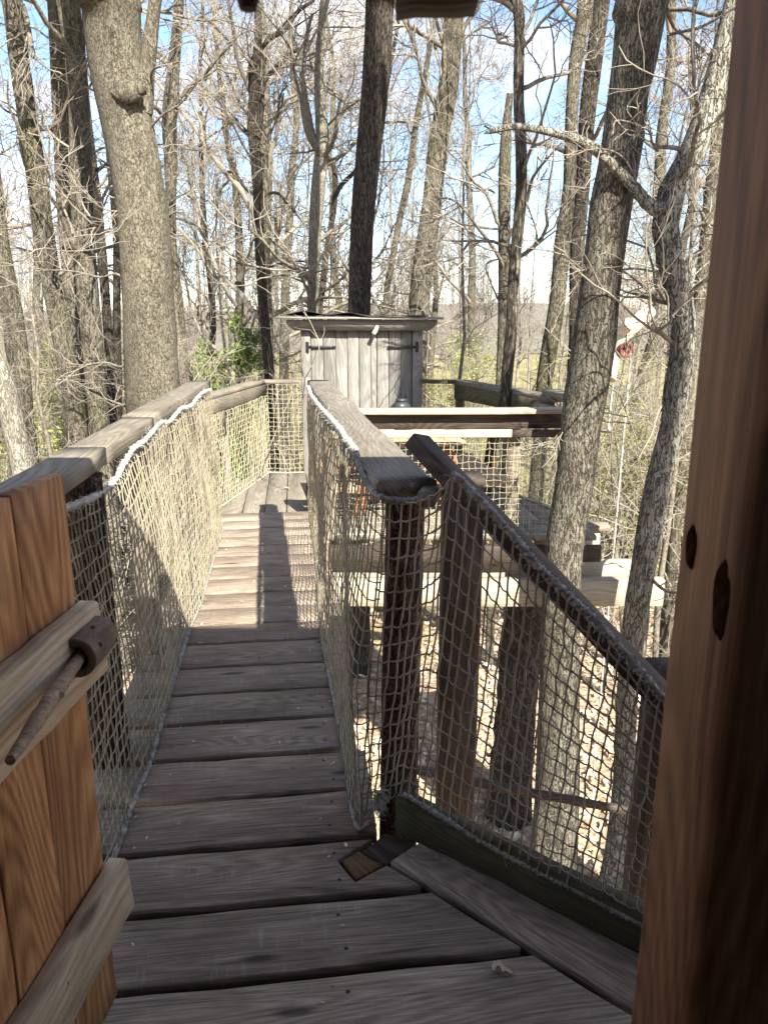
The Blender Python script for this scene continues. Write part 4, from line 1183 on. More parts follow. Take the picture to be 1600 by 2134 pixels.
sbot = [at_y(752, 1690, 2.05)] + [kpl(u, v) for u, v in [(800, 1672), (840, 1656), (900, 1690), (1000, 1752), (1100, 1806), (1200, 1856), (1300, 1908), (1380, 1950)]]
ns, _, _ = net('rope_net', 'knotted rope netting below the slanted rail at the right of the landing', 'net', sbot, stop, 33, 18, 0.0027, 'net_grey', belly=(0.004, 0.006), seed=6, jit=0.0022, shear=0.03, sag=0.004)
edge_rope('top_rope', ns, stop[4:], 0.0105, 'rope_grey', 200, 11, 120)
edge_rope('bottom_rope', ns, sbot[2:], 0.0075, 'rope_grey', 30, 12, 120)
edge_rope('tie_rope', nr, [at_plane(741, 942, RP, RD_), at_y(750, 970, 2.34), at_y(766, 1008, 2.2), at_y(790, 1034, 2.06), at_y(830, 1044, 2.04), at_y(885, 1040, 2.04), at_y(922, 1026, 2.05), at_y(938, 1000, 2.06), at_y(944, 982, 2.08)], 0.0095, 'rope_grey', 140, 13, 90)
a = Acc()                                                            # frayed tuft at the corner
c = at_y(789, 1668, 1.985)
S = c + rp.normal(size=(220, 3)) * np.array([0.008, 0.004, 0.018])
Pq, Rq = grow(S, rp.normal(size=(220, 3)) + np.array([0, -0.3, -0.4]), rp.uniform(0.015, 0.045, 220), np.full(220, 0.0016), np.full(220, 0.0008), 4, 0.5, -0.1, rp)
tubes(a, Pq, Rq, 3)
so = a.obj('frayed_tuft', 'rope_white', ns, c); so['kind'] = 'stuff'

# ------------------------------------------------------------------ platform
PZ = -0.10
platform = empty('platform', (0, 6.8, PZ), 'weathered plank platform in the trees at the end of the footbridge', 'platform')
PX = np.array([-0.112, 0.9937])                                      # plank direction
PYV = np.array([PX[1], -PX[0]])
poly = np.array([(-1.62, 5.62), (1.62, 5.62), (1.60, 6.25), (0.80, 8.10), (-1.33, 8.10), (-1.60, 6.95)])
def clip_strip(w0, w1):
    """outline of one plank: part of the platform between two lines across"""
    def cut(P_, f):
        out = []
        for i in range(len(P_)):
            a_, b_ = P_[i], P_[(i + 1) % len(P_)]
            fa, fb_ = f(a_), f(b_)
            if fa >= 0: out.append(a_)
            if fa * fb_ < 0: out.append(a_ + (b_ - a_) * fa / (fa - fb_))
        return out
    P_ = cut([p for p in poly], lambda p: np.dot(p, PYV) - w0)
    if len(P_) < 3: return []
    P_ = cut(P_, lambda p: w1 - np.dot(p, PYV))
    return P_
wref = np.dot(np.array([-0.83, 6.33]), PYV)
for i in range(-7, 16):
    P_ = clip_strip(wref + (i) * 0.188 + 0.0035, wref + (i + 1) * 0.188 - 0.0035)
    if len(P_) >= 3:
        slab('plank', platform, 'platform_wood', P_, PZ - 0.04, PZ + rp.normal() * 0.001, PX, sub=5)
# beams and joists under it
board('beam', platform, 'beam_wood', (-1.5, 5.60, -0.545), (2.15, 5.60, -0.545), 0.09, 0.215, seg=10)
board('beam', platform, 'beam_wood', (-1.5, 5.80, -0.455), (1.98, 5.80, -0.455), 0.09, 0.20, seg=10)
board('beam', platform, 'beam_wood', (-1.5, 7.6, -0.40), (1.3, 7.6, -0.40), 0.09, 0.20, seg=6)
board('beam', platform, 'dark_wood', (-1.4, 5.63, -0.245), (1.66, 5.63, -0.245), 0.05, 0.13, seg=6)
for x in (-1.35, -0.75, -0.15, 0.45, 1.05):
    board('joist', platform, 'beam_wood', (x, 5.66, -0.245), (x - 0.12, 7.9, -0.245), 0.045, 0.17, seg=4)
board('joist', platform, 'beam_wood', (1.22, 6.0, -0.235), (1.72, 5.93, -0.205), 0.05, 0.125, seg=5, k1=-0.5)
board('edge_board', platform, 'rail_wood', (1.2, 6.0, -0.118), (1.80, 5.93, -0.112), 0.14, 0.04, seg=5)
board('spacer_block', platform, 'beam_wood', (1.50, 5.66, -0.345), (1.50, 5.66, -0.145), 0.085, 0.09, up=(0, -1, 0), seg=2)
log('support_trunk', platform, 'bark_dark', [(1.18, 6.42, float(ground_z(1.2, 6.4)) - 0.2), (1.20, 6.42, -3.0), (1.23, 6.42, -1.8), (1.25, 6.42, -0.55)], [0.24, 0.19, 0.185, 0.165], sides=18, n=34, lump=0.05)
log('support_trunk', platform, 'bark_dark', [(-1.1, 7.0, float(ground_z(-1.1, 7.0)) - 0.2), (-1.1, 7.0, -2.0), (-1.1, 7.0, -0.5)], [0.19, 0.16, 0.15], sides=16, n=24, lump=0.05)
# rails round the platform
ZR = 0.855
def rail(a_, b_, w=0.14, t=0.035, mat='rail_wood', z=ZR, **kk):
    return board('rail', platform, mat, (a_[0], a_[1], z), (b_[0], b_[1], z), w, t, **kk)
FL, BL, BS, BR, RR_, FR = (-1.56, 6.25), (-1.28, 8.02), (-0.80, 8.04), (0.79, 8.03), (1.47, 6.42), (1.36, 5.70)
rail(BL, BS)
rail(FL, BL, mat='rail_wood', z=ZR - 0.001)
board('side_rail', platform, 'rail_wood', (FL[0] + 0.07, FL[1], 0.775), (BL[0] + 0.055, BL[1] - 0.04, 0.775), 0.03, 0.115, seg=4)
board('gusset', platform, 'rail_wood', (-1.53, 6.22, 0.59), (-1.40, 6.72, 0.60), 0.035, 0.20, seg=3, k1=0.0)
post_box('rail_post', BL[0] - 0.02, BL[0] + 0.05, BL[1] - 0.06, BL[1] + 0.01, -0.35, 0.83, 'rail_wood', platform)
post_box('rail_post', BS[0] - 0.045, BS[0] + 0.045, 7.955, 8.035, -0.35, 0.90, 'shed_wood', platform)
post_box('rail_post', -1.49, -1.42, 6.98, 7.05, -0.35, 0.83, 'rail_wood', platform)
rail((0.38, 8.04), BR, w=0.13, mat='green_wood')
rail(BR, RR_, w=0.15, t=0.045, mat='old_rail_wood', z=ZR - 0.01)
board('side_rail', platform, 'green_wood', (BR[0] - 0.05, BR[1] - 0.05, 0.755), (RR_[0] - 0.065, RR_[1], 0.755), 0.04, 0.14, seg=5)
board('rail', platform, 'old_rail_wood', (1.43, 6.6, ZR + 0.036), (1.52, 6.05, ZR + 0.034), 0.17, 0.045, seg=4)
board('gusset', platform, 'rail_wood', (1.30, 6.42, 0.76), (1.50, 6.20, 0.74), 0.04, 0.10, seg=3)
post_box('rail_post', 0.74, 0.83, 7.94, 8.03, -0.35, 0.825, 'green_wood', platform)
post_box('rail_post', 1.10, 1.18, 7.12, 7.20, -0.35, 0.825, 'rail_wood', platform)
# front rail of the platform, right of the bridge
board('rail', platform, 'beam_wood', (-0.42, 5.66, 0.842), (1.40, 5.66, 0.850), 0.15, 0.036, seg=10)
board('rail_face', platform, 'dark_wood', (-0.40, 5.685, 0.765), (1.38, 5.685, 0.772), 0.035, 0.115, seg=10)
board('rail_face', platform, 'beam_wood', (-0.40, 5.62, 0.678), (0.94, 5.62, 0.686), 0.03, 0.058, seg=8)
board('rail_face', platform, 'dark_wood', (0.945, 5.62, 0.686), (1.36, 5.62, 0.688), 0.03, 0.055, seg=4)
post_box('rail_post', 0.93, 1.02, 5.70, 5.79, -0.35, 0.70, 'rail_wood', platform)
post_box('rail_post', -0.46, -0.37, 5.70, 5.79, -0.35, 0.82, 'rail_wood', platform)
# nets round the platform
def straight_net(label, a_, b_, z0, z1, mat, seed, r=0.0024, off=(0, 0), cell=0.047):
    n = max(4, int(math.hypot(b_[0] - a_[0], b_[1] - a_[1]) / cell))
    b0 = [(a_[0] + off[0], a_[1] + off[1], z0), ((a_[0] + b_[0]) / 2 + off[0], (a_[1] + b_[1]) / 2 + off[1], z0 - 0.006), (b_[0] + off[0], b_[1] + off[1], z0)]
    t0 = [(a_[0] + off[0], a_[1] + off[1], z1), ((a_[0] + b_[0]) / 2 + off[0], (a_[1] + b_[1]) / 2 + off[1], z1 - 0.008), (b_[0] + off[0], b_[1] + off[1], z1)]
    nt, _, _ = net('safety_net', label, 'net', b0, t0, n, int((z1 - z0) / cell), r, mat, belly=(0.0, 0.012), seed=seed, jit=0.004, knots=0, sides=3)
    edge_rope('bottom_rope', nt, b0, 0.006, mat, 0, seed, 30)
straight_net('cream square-mesh net on the left side of the platform', (-1.54, 6.2), (-1.28, 7.98), PZ + 0.01, 0.72, 'net_yellow', 31, off=(0.075, 0))
straight_net('cream square-mesh net across the back of the platform, left of the shed', (-1.25, 7.97), (-0.84, 7.97), PZ + 0.01, 0.835, 'net_yellow', 32)
straight_net('dark mesh between the shed and the back right corner of the platform', (0.42, 8.02), (0.76, 8.02), PZ + 0.01, 0.82, 'net_grey', 33, r=0.002)
straight_net('mesh below the mossy right-hand railing of the platform', (0.80, 7.96), (1.44, 6.45), PZ + 0.01, 0.70, 'net_yellow', 34, r=0.0018)
straight_net('cream square-mesh net below the front railing of the platform', (-0.36, 5.655), (1.30, 5.655), PZ + 0.0, 0.66, 'net_yellow', 35, r=0.0019)

# ------------------------------------------------------------------ small shed at the back of the platform
SY = 8.05
shed = empty('shed', (-0.22, SY + 0.4, PZ), 'small grey board shed with two strap-hinged doors at the back of the platform', 'shed')
def sx(u, v=760, y=SY):
    return at_y(u, v, y)[0]
zt_ = at_y(750, 690, SY)[2]
edges_u = [628, 648.5, 674, 700, 724.5, 748, 773, 785, 810, 835, 859, 880]
for i in range(len(edges_u) - 1):
    x0, x1 = sx(edges_u[i]) + 0.0015, sx(edges_u[i + 1]) - 0.0015
    fr = i in (0, 10)
    post_box('door_board' if not fr else 'door_frame', x0, x1, SY - (0.02 if fr else rp.uniform(-0.003, 0.003)), SY + 0.025, PZ + 0.002, zt_ + 0.012, 'shed_wood', shed)
for i in range(5):
    for xx in (sx(630), sx(878)):
        post_box('side_board', xx - 0.012, xx + 0.012, SY + 0.03 + i * 0.165, SY + 0.19 + i * 0.165, PZ, zt_ + 0.01, 'shed_wood', shed)
for i in range(8):
    post_box('back_board', sx(630) + 0.015 + i * 0.154, sx(630) + 0.165 + i * 0.154, SY + 0.86, SY + 0.885, PZ, zt_ + 0.01, 'shed_wood', shed)
zf0, zf1 = at_y(750, 689, SY - 0.08)[2], at_y(750, 666.5, SY - 0.08)[2]
def fasc():
    x0, x1 = sx(597, 680, SY - 0.08), sx(911, 680, SY - 0.08)
    zm, h = (zf0 + zf1) / 2, (zf1 - zf0) / 2
    a = Acc()
    pr = [(x0, h), (x0, 0.25 * h), (x0 + 0.075, -h), (x1 - 0.075, -h), (x1, 0.25 * h), (x1, h)]
    V = [(p[0], SY - 0.085, zm + p[1]) for p in pr] + [(p[0], SY - 0.045, zm + p[1]) for p in pr]
    a.add(V, [list(range(6)), list(range(6, 12))[::-1]] + [[i, i + 6, (i + 1) % 6 + 6, (i + 1) % 6] for i in range(6)])
    return a.obj('fascia', 'shed_wood', shed, ((x0 + x1) / 2, SY - 0.06, zm), smooth=False)
fasc()
roof = board('roof', shed, 'shed_wood', (sx(581, 662, SY - 0.1), SY + 0.36, zf1 + 0.020), (sx(923, 662, SY - 0.1), SY + 0.36, zf1 + 0.016), 1.02, 0.022, seg=6)
# dark roofing sheet, curled up over the front edge
a = Acc()
nx_, ny_ = 40, 8
xs_ = np.linspace(sx(603), sx(888), nx_)
V = []
for zo in (0.0, 0.006):
    for i, x in enumerate(xs_):
        t = i / (nx_ - 1)
        lift = 0.045 * math.exp(-((t - 0.16) / 0.13) ** 2) + 0.030 * math.exp(-((t - 0.42) / 0.16) ** 2) + 0.008 * math.sin(t * 19)
        for j in range(ny_):
            s_ = j / (ny_ - 1)
            fl = (1 - s_) ** 2
            yy = SY - 0.17 + 1.0 * s_
            V.append((x, yy + 0.01 * math.sin(t * 23), zf1 + 0.036 + lift * fl + zo - (0.016 * math.exp(-((t - 0.32) / 0.12) ** 2) + 0.010 * math.exp(-((t - 0.62) / 0.1) ** 2)) * (fl > 0.9)))
nn = nx_ * ny_
f = []
for i in range(nx_ - 1):
    for j in range(ny_ - 1):
        b_ = i * ny_ + j
        f.append([b_, b_ + 1, b_ + ny_ + 1, b_ + ny_])
        f.append([nn + b_, nn + b_ + ny_, nn + b_ + ny_ + 1, nn + b_ + 1])
    f.append([i * ny_, (i + 1) * ny_, nn + (i + 1) * ny_, nn + i * ny_])
a.add(V, f)
a.obj('roofing_sheet', 'tar_sheet', roof, (-0.2, SY + 0.3, zf1 + 0.04), smooth=True)
pg = at_y(782, 690, SY - 0.1)
log('turn_peg', shed, 'debarked', [(pg[0] - 0.018, SY - 0.12, pg[2] - 0.028), (pg[0], SY - 0.105, pg[2]), (pg[0] + 0.022, SY - 0.09, pg[2] + 0.05)], [0.020, 0.021, 0.017], sides=10, n=8)
for sgn, u0, u1 in ((1, 642, 700), (-1, 868, 808)):
    z_ = at_y(u0, 723, SY)[2]
    hg = block('hinge', shed, 'iron', (sx(u0), SY - 0.026, z_), (0.030, 0.010, 0.105), 0, 0.002)
    board('hinge_strap', hg, 'iron', (sx(u0), SY - 0.021, z_), (sx(u1), SY - 0.012, z_), 0.008, 0.026, seg=4, ch=0.001, taper=1.0)
    log('hinge_pin', hg, 'iron', [(sx(u0) + sgn * 0.008, SY - 0.034, z_ - 0.05), (sx(u0) + sgn * 0.008, SY - 0.034, z_ + 0.05)], [0.009, 0.009], sides=8, n=4, lump=0)
    for k in (0.25, 0.55, 0.9):
        xx = sx(u0) * (1 - k) + sx(u1) * k
        log('bolt', hg, 'iron', [(xx, SY - 0.028, z_), (xx, SY - 0.008, z_)], [0.006, 0.007], sides=8, n=3, lump=0)

# ------------------------------------------------------------------ picnic table and lantern on the platform
table = empty('picnic_table', (0.2, 6.45, PZ), 'picnic table with sunlit plank top behind the front railing', 'table')
TZ = 0.55
tA, tB = np.array(at_z(970, 918, TZ)[:2]), np.array(at_z(925, 893, TZ)[:2])
td = norm(tB - tA); tn = np.array([-td[1], td[0]])
tl = 1.35
for i in range(5):
    o_ = tA + td * (-0.03) + tn * (0.072 + i * 0.146)
    e_ = o_ + td * tl
    board('table_plank', table, 'table_wood', (o_[0], o_[1], TZ - 0.018), (e_[0], e_[1], TZ - 0.018), 0.139, 0.036, seg=5)
for sgn, base in ((1, tA - tn * 0.22), (-1, tA + tn * 0.95)):
    for j in range(2):
        o_ = base + td * -0.10 + tn * (0.0 + j * 0.12 * sgn * -1)
        e_ = o_ + td * tl
        board('bench_plank', table, 'table_wood', (o_[0], o_[1], 0.20), (e_[0], e_[1], 0.20), 0.112, 0.036, seg=5)
for s_ in (0.16, tl - 0.25):
    m0, m1 = tA + td * s_ - tn * 0.30, tA + td * s_ + tn * 1.03
    board('cross_beam', table, 'red_wood', (m0[0], m0[1], 0.148), (m1[0], m1[1], 0.148), 0.04, 0.065, seg=3)
    for k0_, k1_ in ((-0.14, 0.14), (0.87, 0.59)):
        p, r_ = tA + td * (s_ + 0.045) + tn * k0_, tA + td * (s_ + 0.045) + tn * k1_
        board('leg', table, 'red_wood', (p[0], p[1], PZ + 0.002), (r_[0], r_[1], TZ - 0.04), 0.04, 0.10, up=(tn[0], tn[1], 0), seg=3)
lc = at_z(836, 905, TZ)[:2]
lc = at_y(836, 842, 6.75)[:2]
lant = empty('lantern', (lc[0], lc[1], TZ), 'small dark grey metal lantern standing on the picnic table', 'lantern')
def frustum(name, mat, parent, z0, z1, h0, h1, c=lc, rot=0.35):
    V = []
    for z, h in ((z0, h0), (z1, h1)):
        for k in range(4):
            t = rot + math.pi / 4 + k * math.pi / 2
            V.append((c[0] + h * 1.414 * math.cos(t), c[1] + h * 1.414 * math.sin(t), z))
    a = Acc()
    a.add(V, [[0, 1, 2, 3][::-1], [4, 5, 6, 7]] + [[i, (i + 1) % 4, 4 + (i + 1) % 4, 4 + i] for i in range(4)])
    return a.obj(name, mat, parent, (c[0], c[1], z0), smooth=False)
zt0 = at_y(836, 831, 6.75)[2]
frustum('base', 'lantern_metal', lant, TZ + 0.001, TZ + 0.022, 0.072, 0.068)
frustum('pane_box', 'lantern_glass', lant, TZ + 0.023, zt0 - 0.091, 0.054, 0.054)
for k in range(4):
    t = 0.35 + math.pi / 4 + k * math.pi / 2
    c = (lc[0] + 0.062 * 1.414 * math.cos(t), lc[1] + 0.062 * 1.414 * math.sin(t))
    frustum('corner_post', 'lantern_metal', lant, TZ + 0.0225, zt0 - 0.0905, 0.006, 0.006, c)
frustum('lid', 'lantern_metal', lant, zt0 - 0.09, zt0 - 0.080, 0.080, 0.080)
frustum('roof', 'lantern_metal', lant, zt0 - 0.0798, zt0 - 0.018, 0.078, 0.034)
frustum('cap', 'lantern_metal', lant, zt0 - 0.0178, zt0, 0.041, 0.036)

# ------------------------------------------------------------------ pulley on its pale arm
YP = 6.75
arm = empty('hoist_pole', at_y(1285, 760, YP), 'pale debarked leaning pole beside the big oak carrying the pulley', 'pole')
log('arm_log', arm, 'debarked', [at_y(1274, 792, 6.6), at_y(1282, 740, YP), at_y(1293, 708, YP), at_y(1318, 682, YP + 0.1), at_y(1352, 648, YP + 0.3)], [0.035, 0.045, 0.055, 0.062, 0.060], sides=14, n=26, lump=0.06)
log('sawn_stub', arm, 'debarked', [at_y(1296, 690, YP - 0.02), at_y(1312, 674, YP - 0.12)], [0.05, 0.052], sides=12, n=5)
pc = at_y(1302, 729, YP - 0.05)
pul = empty('pulley', pc, 'rusty red iron pulley wheel hanging from the pale leaning pole', 'pulley')
def wheel(name, mat, parent, c, prof, n=24):
    an = np.linspace(0, 2 * math.pi, n, endpoint=False)
    nrm = norm(np.array([0.35, -0.93, 0])); tx = np.array([nrm[1], -nrm[0], 0]) * -1
    V = np.concatenate([c + nrm * d_ + r_ * (np.cos(an)[:, None] * tx + np.sin(an)[:, None] * UPV) for r_, d_ in prof])
    m = len(prof)
    f = [[k * n + i, k * n + (i + 1) % n, ((k + 1) % m) * n + (i + 1) % n, ((k + 1) % m) * n + i] for k in range(m) for i in range(n)]
    a = Acc(); a.add(V, f)
    return a.obj(name, mat, parent, c)
wheel('rim', 'rust', pul, pc, [(0.068, -0.022), (0.068, -0.014), (0.055, -0.003), (0.055, 0.003), (0.068, 0.014), (0.068, 0.022), (0.048, 0.022), (0.046, 0.0), (0.048, -0.022)])
wheel('hub', 'rust', pul, pc, [(0.016, -0.024), (0.016, 0.024), (0.006, 0.026), (0.006, -0.026)])
for k in range(4):
    t = k * math.pi / 2 + 0.4
    nrm = norm(np.array([0.35, -0.93, 0])); tx = np.array([-nrm[1], nrm[0], 0])
    v_ = math.cos(t) * tx + math.sin(t) * UPV
    log('spoke', pul, 'rust', [pc + v_ * 0.014, pc + v_ * 0.050], [0.0065, 0.006], sides=6, n=4)
log('hook', pul, 'iron', [pc + np.array([0, -0.03, 0.0]), pc + np.array([0.0, -0.028, 0.06]), pc + np.array([0.0, 0.0, 0.085]), pc + np.array([0.004, 0.0, 0.13])], [0.005, 0.005, 0.005, 0.004], sides=6, n=14)
def hang(label, u, v, z1, seed, dx=0.0):
    p = at_y(u, v, YP - 0.05)
    pts = [p, p * 0.5 + np.array([p[0] + dx, p[1], z1]) * 0.5, np.array([p[0] + dx, p[1], z1])]
    a, P = rope_tube(pts, 0.0085, 6, 90, np.random.default_rng(seed), 0.05)
    return tag(a.obj('hanging_rope', 'rope_white', None, p), label, 'rope')
hang('long pale rope hanging from the pulley down to the ground', 1314, 736, float(ground_z(2.2, 6.7)) + 0.05, 51, -0.04)
o_ = hang('short pale rope with knotted ends hanging beside the big oak', 1281, 760, at_y(1268, 893, YP)[2], 52, -0.02)
for u, v in ((1281, 772), (1268, 893)):
    p = at_y(u, v, YP - 0.05)
    log('rope_knot', o_, 'rope_white', [p + np.array([-0.006, 0, 0.022]), p, p + np.array([0.006, 0, -0.02])], [0.010, 0.021, 0.012], sides=8, n=7, lump=0.15)

# ------------------------------------------------------------------ shrubs, undergrowth and leaves
def leaf_quads(acc, C, size, rng, up=0.0):
    """small folded leaves (two faces each) at the points C"""
    N = len(C)
    d = rng.normal(size=(N, 3)); d[:, 2] *= (1 - up); d = norm(d)
    w = rng.normal(size=(N, 3)); w[:, 2] += up * 0.0
    w = norm(w - (w * d).sum(-1, keepdims=True) * d)
    nrm = np.cross(d, w)
    s = size * rng.uniform(0.6, 1.3, size=(N, 1))
    A = C - d * s
    B = C + w * s * 0.5 + nrm * s * 0.18
    E = C + d * s
    G = C - w * s * 0.5 + nrm * s * 0.18
    V = np.stack([A, B, E, G], axis=1).reshape(-1, 3)
    i = np.arange(N)[:, None] * 4
    f = np.concatenate([i + np.array([[0, 1, 2]]), i + np.array([[0, 2, 3]])]).reshape(-1, 3)
    acc.add(V, f)
# leaf litter under and beyond the bridge
rl = np.random.default_rng(91)
N = 26000
ly = 1.0 + 17 * rl.uniform(size=N) ** 1.25
lx = rl.uniform(-0.55, 0.75, N) * (ly + 3.0) + rl.normal(size=N) * 0.3
C = np.stack([lx, ly, ground_z(lx, ly) + rl.uniform(0.01, 0.05, N)], axis=1)
a = Acc()
leaf_quads(a, C, 0.055, rl, up=0.75)
tag(a.obj('leaf_litter', 'dry_leaves', smooth=False), 'carpet of dry tan leaves on the forest floor', 'leaves', kind='stuff')
# leafing evergreen behind the left corner of the platform, and other green shrubs
def shrub(name, label, x, y, z1, w, nleaf, mat, seed, stems=5, leaf=0.05, group=None, low=0.0):
    rng = np.random.default_rng(seed)
    gz = float(ground_z(x, y))
    h = z1 - gz
    root = empty(name, (x, y, gz), label, 'shrub', group)
    st = Acc()
    S = np.array([[x, y, gz - 0.1]] * stems) + rng.normal(size=(stems, 3)) * [0.15, 0.15, 0]
    D = np.tile(UPV, (stems, 1)) + rng.normal(size=(stems, 3)) * [0.14, 0.14, 0]
    P, R = grow(S, D, h * rng.uniform(0.8, 1.02, stems), np.full(stems, 0.03), np.full(stems, 0.006), 10, 0.06, 0.08, rng)
    tubes(st, P, R, 6)
    S, D2, r, t = spawn(P, R, 24, 0.12 + low, 1.0, 0.9, 1.4, rng)
    L = w * (1.05 - 0.75 * t) * rng.uniform(0.5, 1.1, len(t))
    P2, R2 = grow(S, D2, L, np.maximum(r * 0.4, 0.005), np.full(len(r), 0.003), 6, 0.16, -0.01, rng)
    tubes(st, P2, R2, 4)
    S, D3, r, t = spawn(P2, R2, 6, 0.15, 1.0, 0.5, 1.1, rng)
    P3, R3 = grow(S, D3, w * 0.3 * rng.uniform(0.4, 1.1, len(r)), np.full(len(r), 0.004), np.full(len(r), 0.002), 4, 0.2, 0.0, rng)
    tubes(st, P3, R3, 3)
    st.obj('stems', 'limb_bark', root, (x, y, gz))
    pool = np.concatenate([P3.reshape(-1, 3), P2[:, 3:].reshape(-1, 3)])
    pk = pool[rng.integers(0, len(pool), nleaf)] + rng.normal(size=(nleaf, 3)) * 0.07
    lf = Acc()
    leaf_quads(lf, pk, leaf, rng)
    o = lf.obj('foliage', mat, root, (x, y, gz), smooth=False)
    return root
p = at_y(432, 632, 15.0)
shrub('evergreen_shrub', 'bright green young evergreen behind the left corner of the platform', p[0], 15.0, p[2], 1.0, 11000, 'hemlock_leaves', 61, 4, 0.045)
p = at_y(398, 670, 18.0)
shrub('evergreen_shrub', 'smaller green evergreen left of the bright one, beside the brown trunk', p[0], 18.0, p[2], 0.8, 4500, 'hemlock_leaves', 62, 3, 0.045)
for i, (u, v, y, w, n_) in enumerate([(120, 620, 20, 1.8, 1700), (20, 760, 15, 1.4, 1300), (200, 700, 24, 2.0, 1600), (70, 860, 12, 1.2, 1000), (330, 790, 19, 1.4, 1000), (1000, 690, 26, 2.4, 1800), (940, 730, 20, 1.8, 1200), (1340, 820, 14, 1.5, 1500), (1460, 900, 12, 1.3, 1200), (1290, 960, 16, 1.6, 1200), (1200, 520, 13, 1.2, 350)]):
    p = at_y(u, v, y)
    lab = ['pale leafing shrub in the left woods, near the leftmost trunks', 'pale leafing shrub at the left edge beyond the railing', 'pale leafing shrub between the grey trunk and the thick oak', 'low leafing shrub below the leftmost trunks', 'leafing shrub beneath the thick oak', 'yellow-green leafing shrub seen right of the shed', 'yellow-green leafing shrub close behind the right end of the shed', 'yellow-green leafing shrub behind the hanging ropes', 'leafing shrub right of the crooked lichened tree', 'low leafing shrub behind the foot of the hanging rope', 'slender sapling with first yellow leaves beside the big oak'][i]
    shrub('leafing_shrub', lab, p[0], y, p[2], w, int(n_ * 2.2), 'spring_leaves', 70 + i, 5, 0.04)
# thin brush: whippy stems on both sides, too many to count
br = Acc()
rb = np.random.default_rng(44)
N = 560
by_ = 7 + 22 * rb.uniform(size=N)
bx_ = rb.uniform(-0.62, 0.66, N) * by_
ok = (np.abs(bx_) > 2.4) | (by_ > 10)
bx_, by_ = bx_[ok], by_[ok]
S = np.stack([bx_, by_, ground_z(bx_, by_)], axis=1)
D = np.tile(UPV, (len(S), 1)) + rb.normal(size=S.shape) * [0.35, 0.35, 0]
P, R = grow(S, D, rb.uniform(1.5, 5.0, len(S)), rb.uniform(0.008, 0.02, len(S)), np.full(len(S), 0.004), 9, 0.13, 0.03, rb)
tubes(br, P, R, 4)
S, D, r, t = spawn(P, R, 9, 0.2, 1.0, 0.5, 1.2, rb)
P, R = grow(S, D, rb.uniform(0.3, 1.2, len(S)), np.full(len(S), 0.006), np.full(len(S), 0.003), 5, 0.2, 0.01, rb)
tubes(br, P, R, 3)
S, D, r, t = spawn(P, R, 4, 0.2, 1.0, 0.5, 1.2, rb)
P, R = grow(S, D, rb.uniform(0.12, 0.5, len(S)), np.full(len(S), 0.0045), np.full(len(S), 0.0025), 3, 0.2, 0.02, rb)
tubes(br, P, R, 3)
tag(br.obj('underbrush', 'twig_bark'), 'tangle of thin bare brush stems in the woods', 'brush', kind='stuff')
# saplings whose fine pale twigs reach in front of the big trunks
def sapling(label, x, y, h, seed, L1=1.5, n1=18, lean=(0, 0)):
    rng = np.random.default_rng(seed)
    gz = float(ground_z(x, y))
    m = 16
    t = np.linspace(0, 1, m)
    P = np.stack([x + lean[0] * t + np.cumsum(rng.normal(size=m)) * 0.03, y + lean[1] * t + np.cumsum(rng.normal(size=m)) * 0.03, gz - 0.1 + (h - gz) * t], axis=1)
    R = 0.035 * (1 - 0.85 * t) + 0.003
    root = empty('sapling', (x, y, gz), label, 'tree')
    a = Acc(); tubes(a, P, R[None], 7, True); a.obj('trunk', 'limb_bark', root, P[0])
    c = Acc()
    tips = crown_on(c, P, R, n1, 0.3, 0.99, L1, seed, 6, 4, 2, rlim=0.008, thin=0.0024, up=0.02, flat=0.12)
    o = c.obj('crown', 'twig_bark', root, P[0])
    o['kind'] = 'stuff'
sapling('fine-twigged sapling in front of the leftmost trunks', -4.3, 7.6, 3.6, 81, 1.5, 9)
sapling('fine-twigged sapling close to the thick oak behind the left railing', -3.0, 6.9, 2.4, 82, 1.3, 9)
sapling('fine-twigged sapling behind the pulley at the right', 3.1, 8.2, 3.2, 84, 1.4)
sapling('fine-twigged sapling between the big oak and the crooked tree', 2.75, 7.2, 4.8, 85, 1.3)
sapling('fine-twigged sapling at the far right by the door post', 3.6, 6.8, 2.6, 86, 1.3)
sapling('tall fine-twigged sapling between the shed and the dead snag', 0.95, 10.5, 5.2, 87, 1.8, 10)
sapling('fine-twigged sapling left of the dark crooked tree', -2.7, 10.2, 5.4, 88, 1.8, 10)
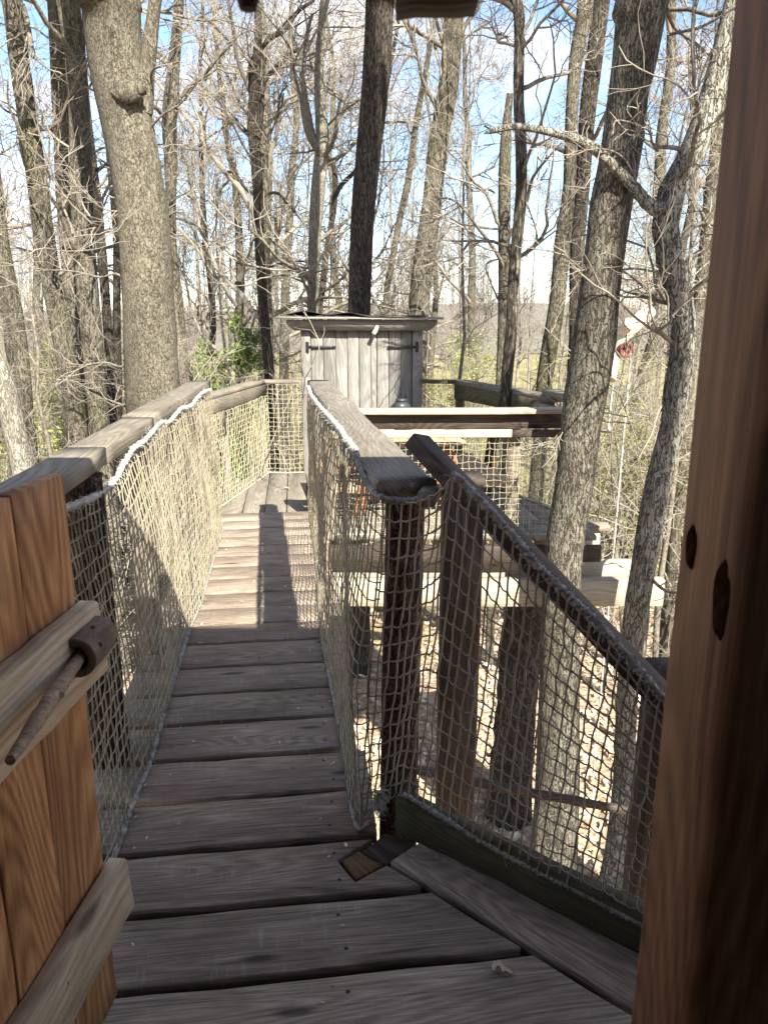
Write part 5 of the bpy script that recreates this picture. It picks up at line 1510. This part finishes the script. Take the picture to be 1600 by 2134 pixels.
# bright fungus seen through the front net and a few fallen leaves on the planks
p = at_y(1024, 966, 6.9)
fu = Acc()
an = np.linspace(-math.pi / 2, math.pi / 2, 9)
V = [(p[0] + 0.045 * math.cos(t) * (1 + 0.1 * math.sin(5 * t)), p[1] - 0.02 + zz * 0.03, p[2] + 0.075 * math.sin(t)) for zz in (0, 1) for t in an]
fu.add(V, [list(range(9)), list(range(9, 18))[::-1]] + [[i, i + 9, (i + 1) % 9 + 9, (i + 1) % 9] for i in range(9)])
tag(fu.obj('fungus', 'orange_fungus', None, p), 'small orange fungus on the snag seen through the front net', 'fungus')
for i, (u, v, z, lab) in enumerate([(1046, 2022, 0.012, 'curled dry leaf lying on the nearest wide plank'), (598, 1018, PZ + 0.012, 'pale dry leaf lying on the platform planks')]):
    c = at_z(u, v, z)
    rg = np.random.default_rng(60 + i)
    a = Acc()
    m = 9
    t = np.linspace(0, 1, m)
    cx = c[0] + (t - 0.5) * 0.05
    cy = c[1] + 0.012 * np.sin(t * 5)
    w = 0.012 * np.sin(math.pi * (0.12 + 0.85 * t)) * (1 + 0.5 * np.sin(t * 16))
    V = []
    for k in range(m):
        V += [(cx[k], cy[k] - w[k], c[2] + 0.004 + 0.006 * rg.uniform()), (cx[k], cy[k], c[2] - 0.004), (cx[k], cy[k] + w[k], c[2] + 0.004 + 0.006 * rg.uniform())]
    f = []
    for k in range(m - 1):
        f += [[3 * k, 3 * k + 3, 3 * k + 4, 3 * k + 1], [3 * k + 1, 3 * k + 4, 3 * k + 5, 3 * k + 2]]
    a.add(V, f)
    tag(a.obj('fallen_leaf', 'debarked', None, c), lab, 'leaf')

# crumbs of leaf and bark lying about on the bridge planks
rc = np.random.default_rng(123)
N = 130
dd = rc.uniform(1.3, 5.9, N)
ss = np.where(rc.uniform(size=N) < 0.6, rc.choice([-1, 1], N) * rc.uniform(0.22, 0.34, N), rc.uniform(-0.34, 0.34, N))
C = np.array([(*bp(s_, d_), 0.0065) for s_, d_ in zip(ss, dd)])
a = Acc()
leaf_quads(a, C, 0.0085, rc, up=0.85)
tag(a.obj('leaf_crumbs', 'dry_leaves', smooth=False), 'tiny crumbs of dry leaf scattered on the footbridge planks', 'leaves', kind='stuff')
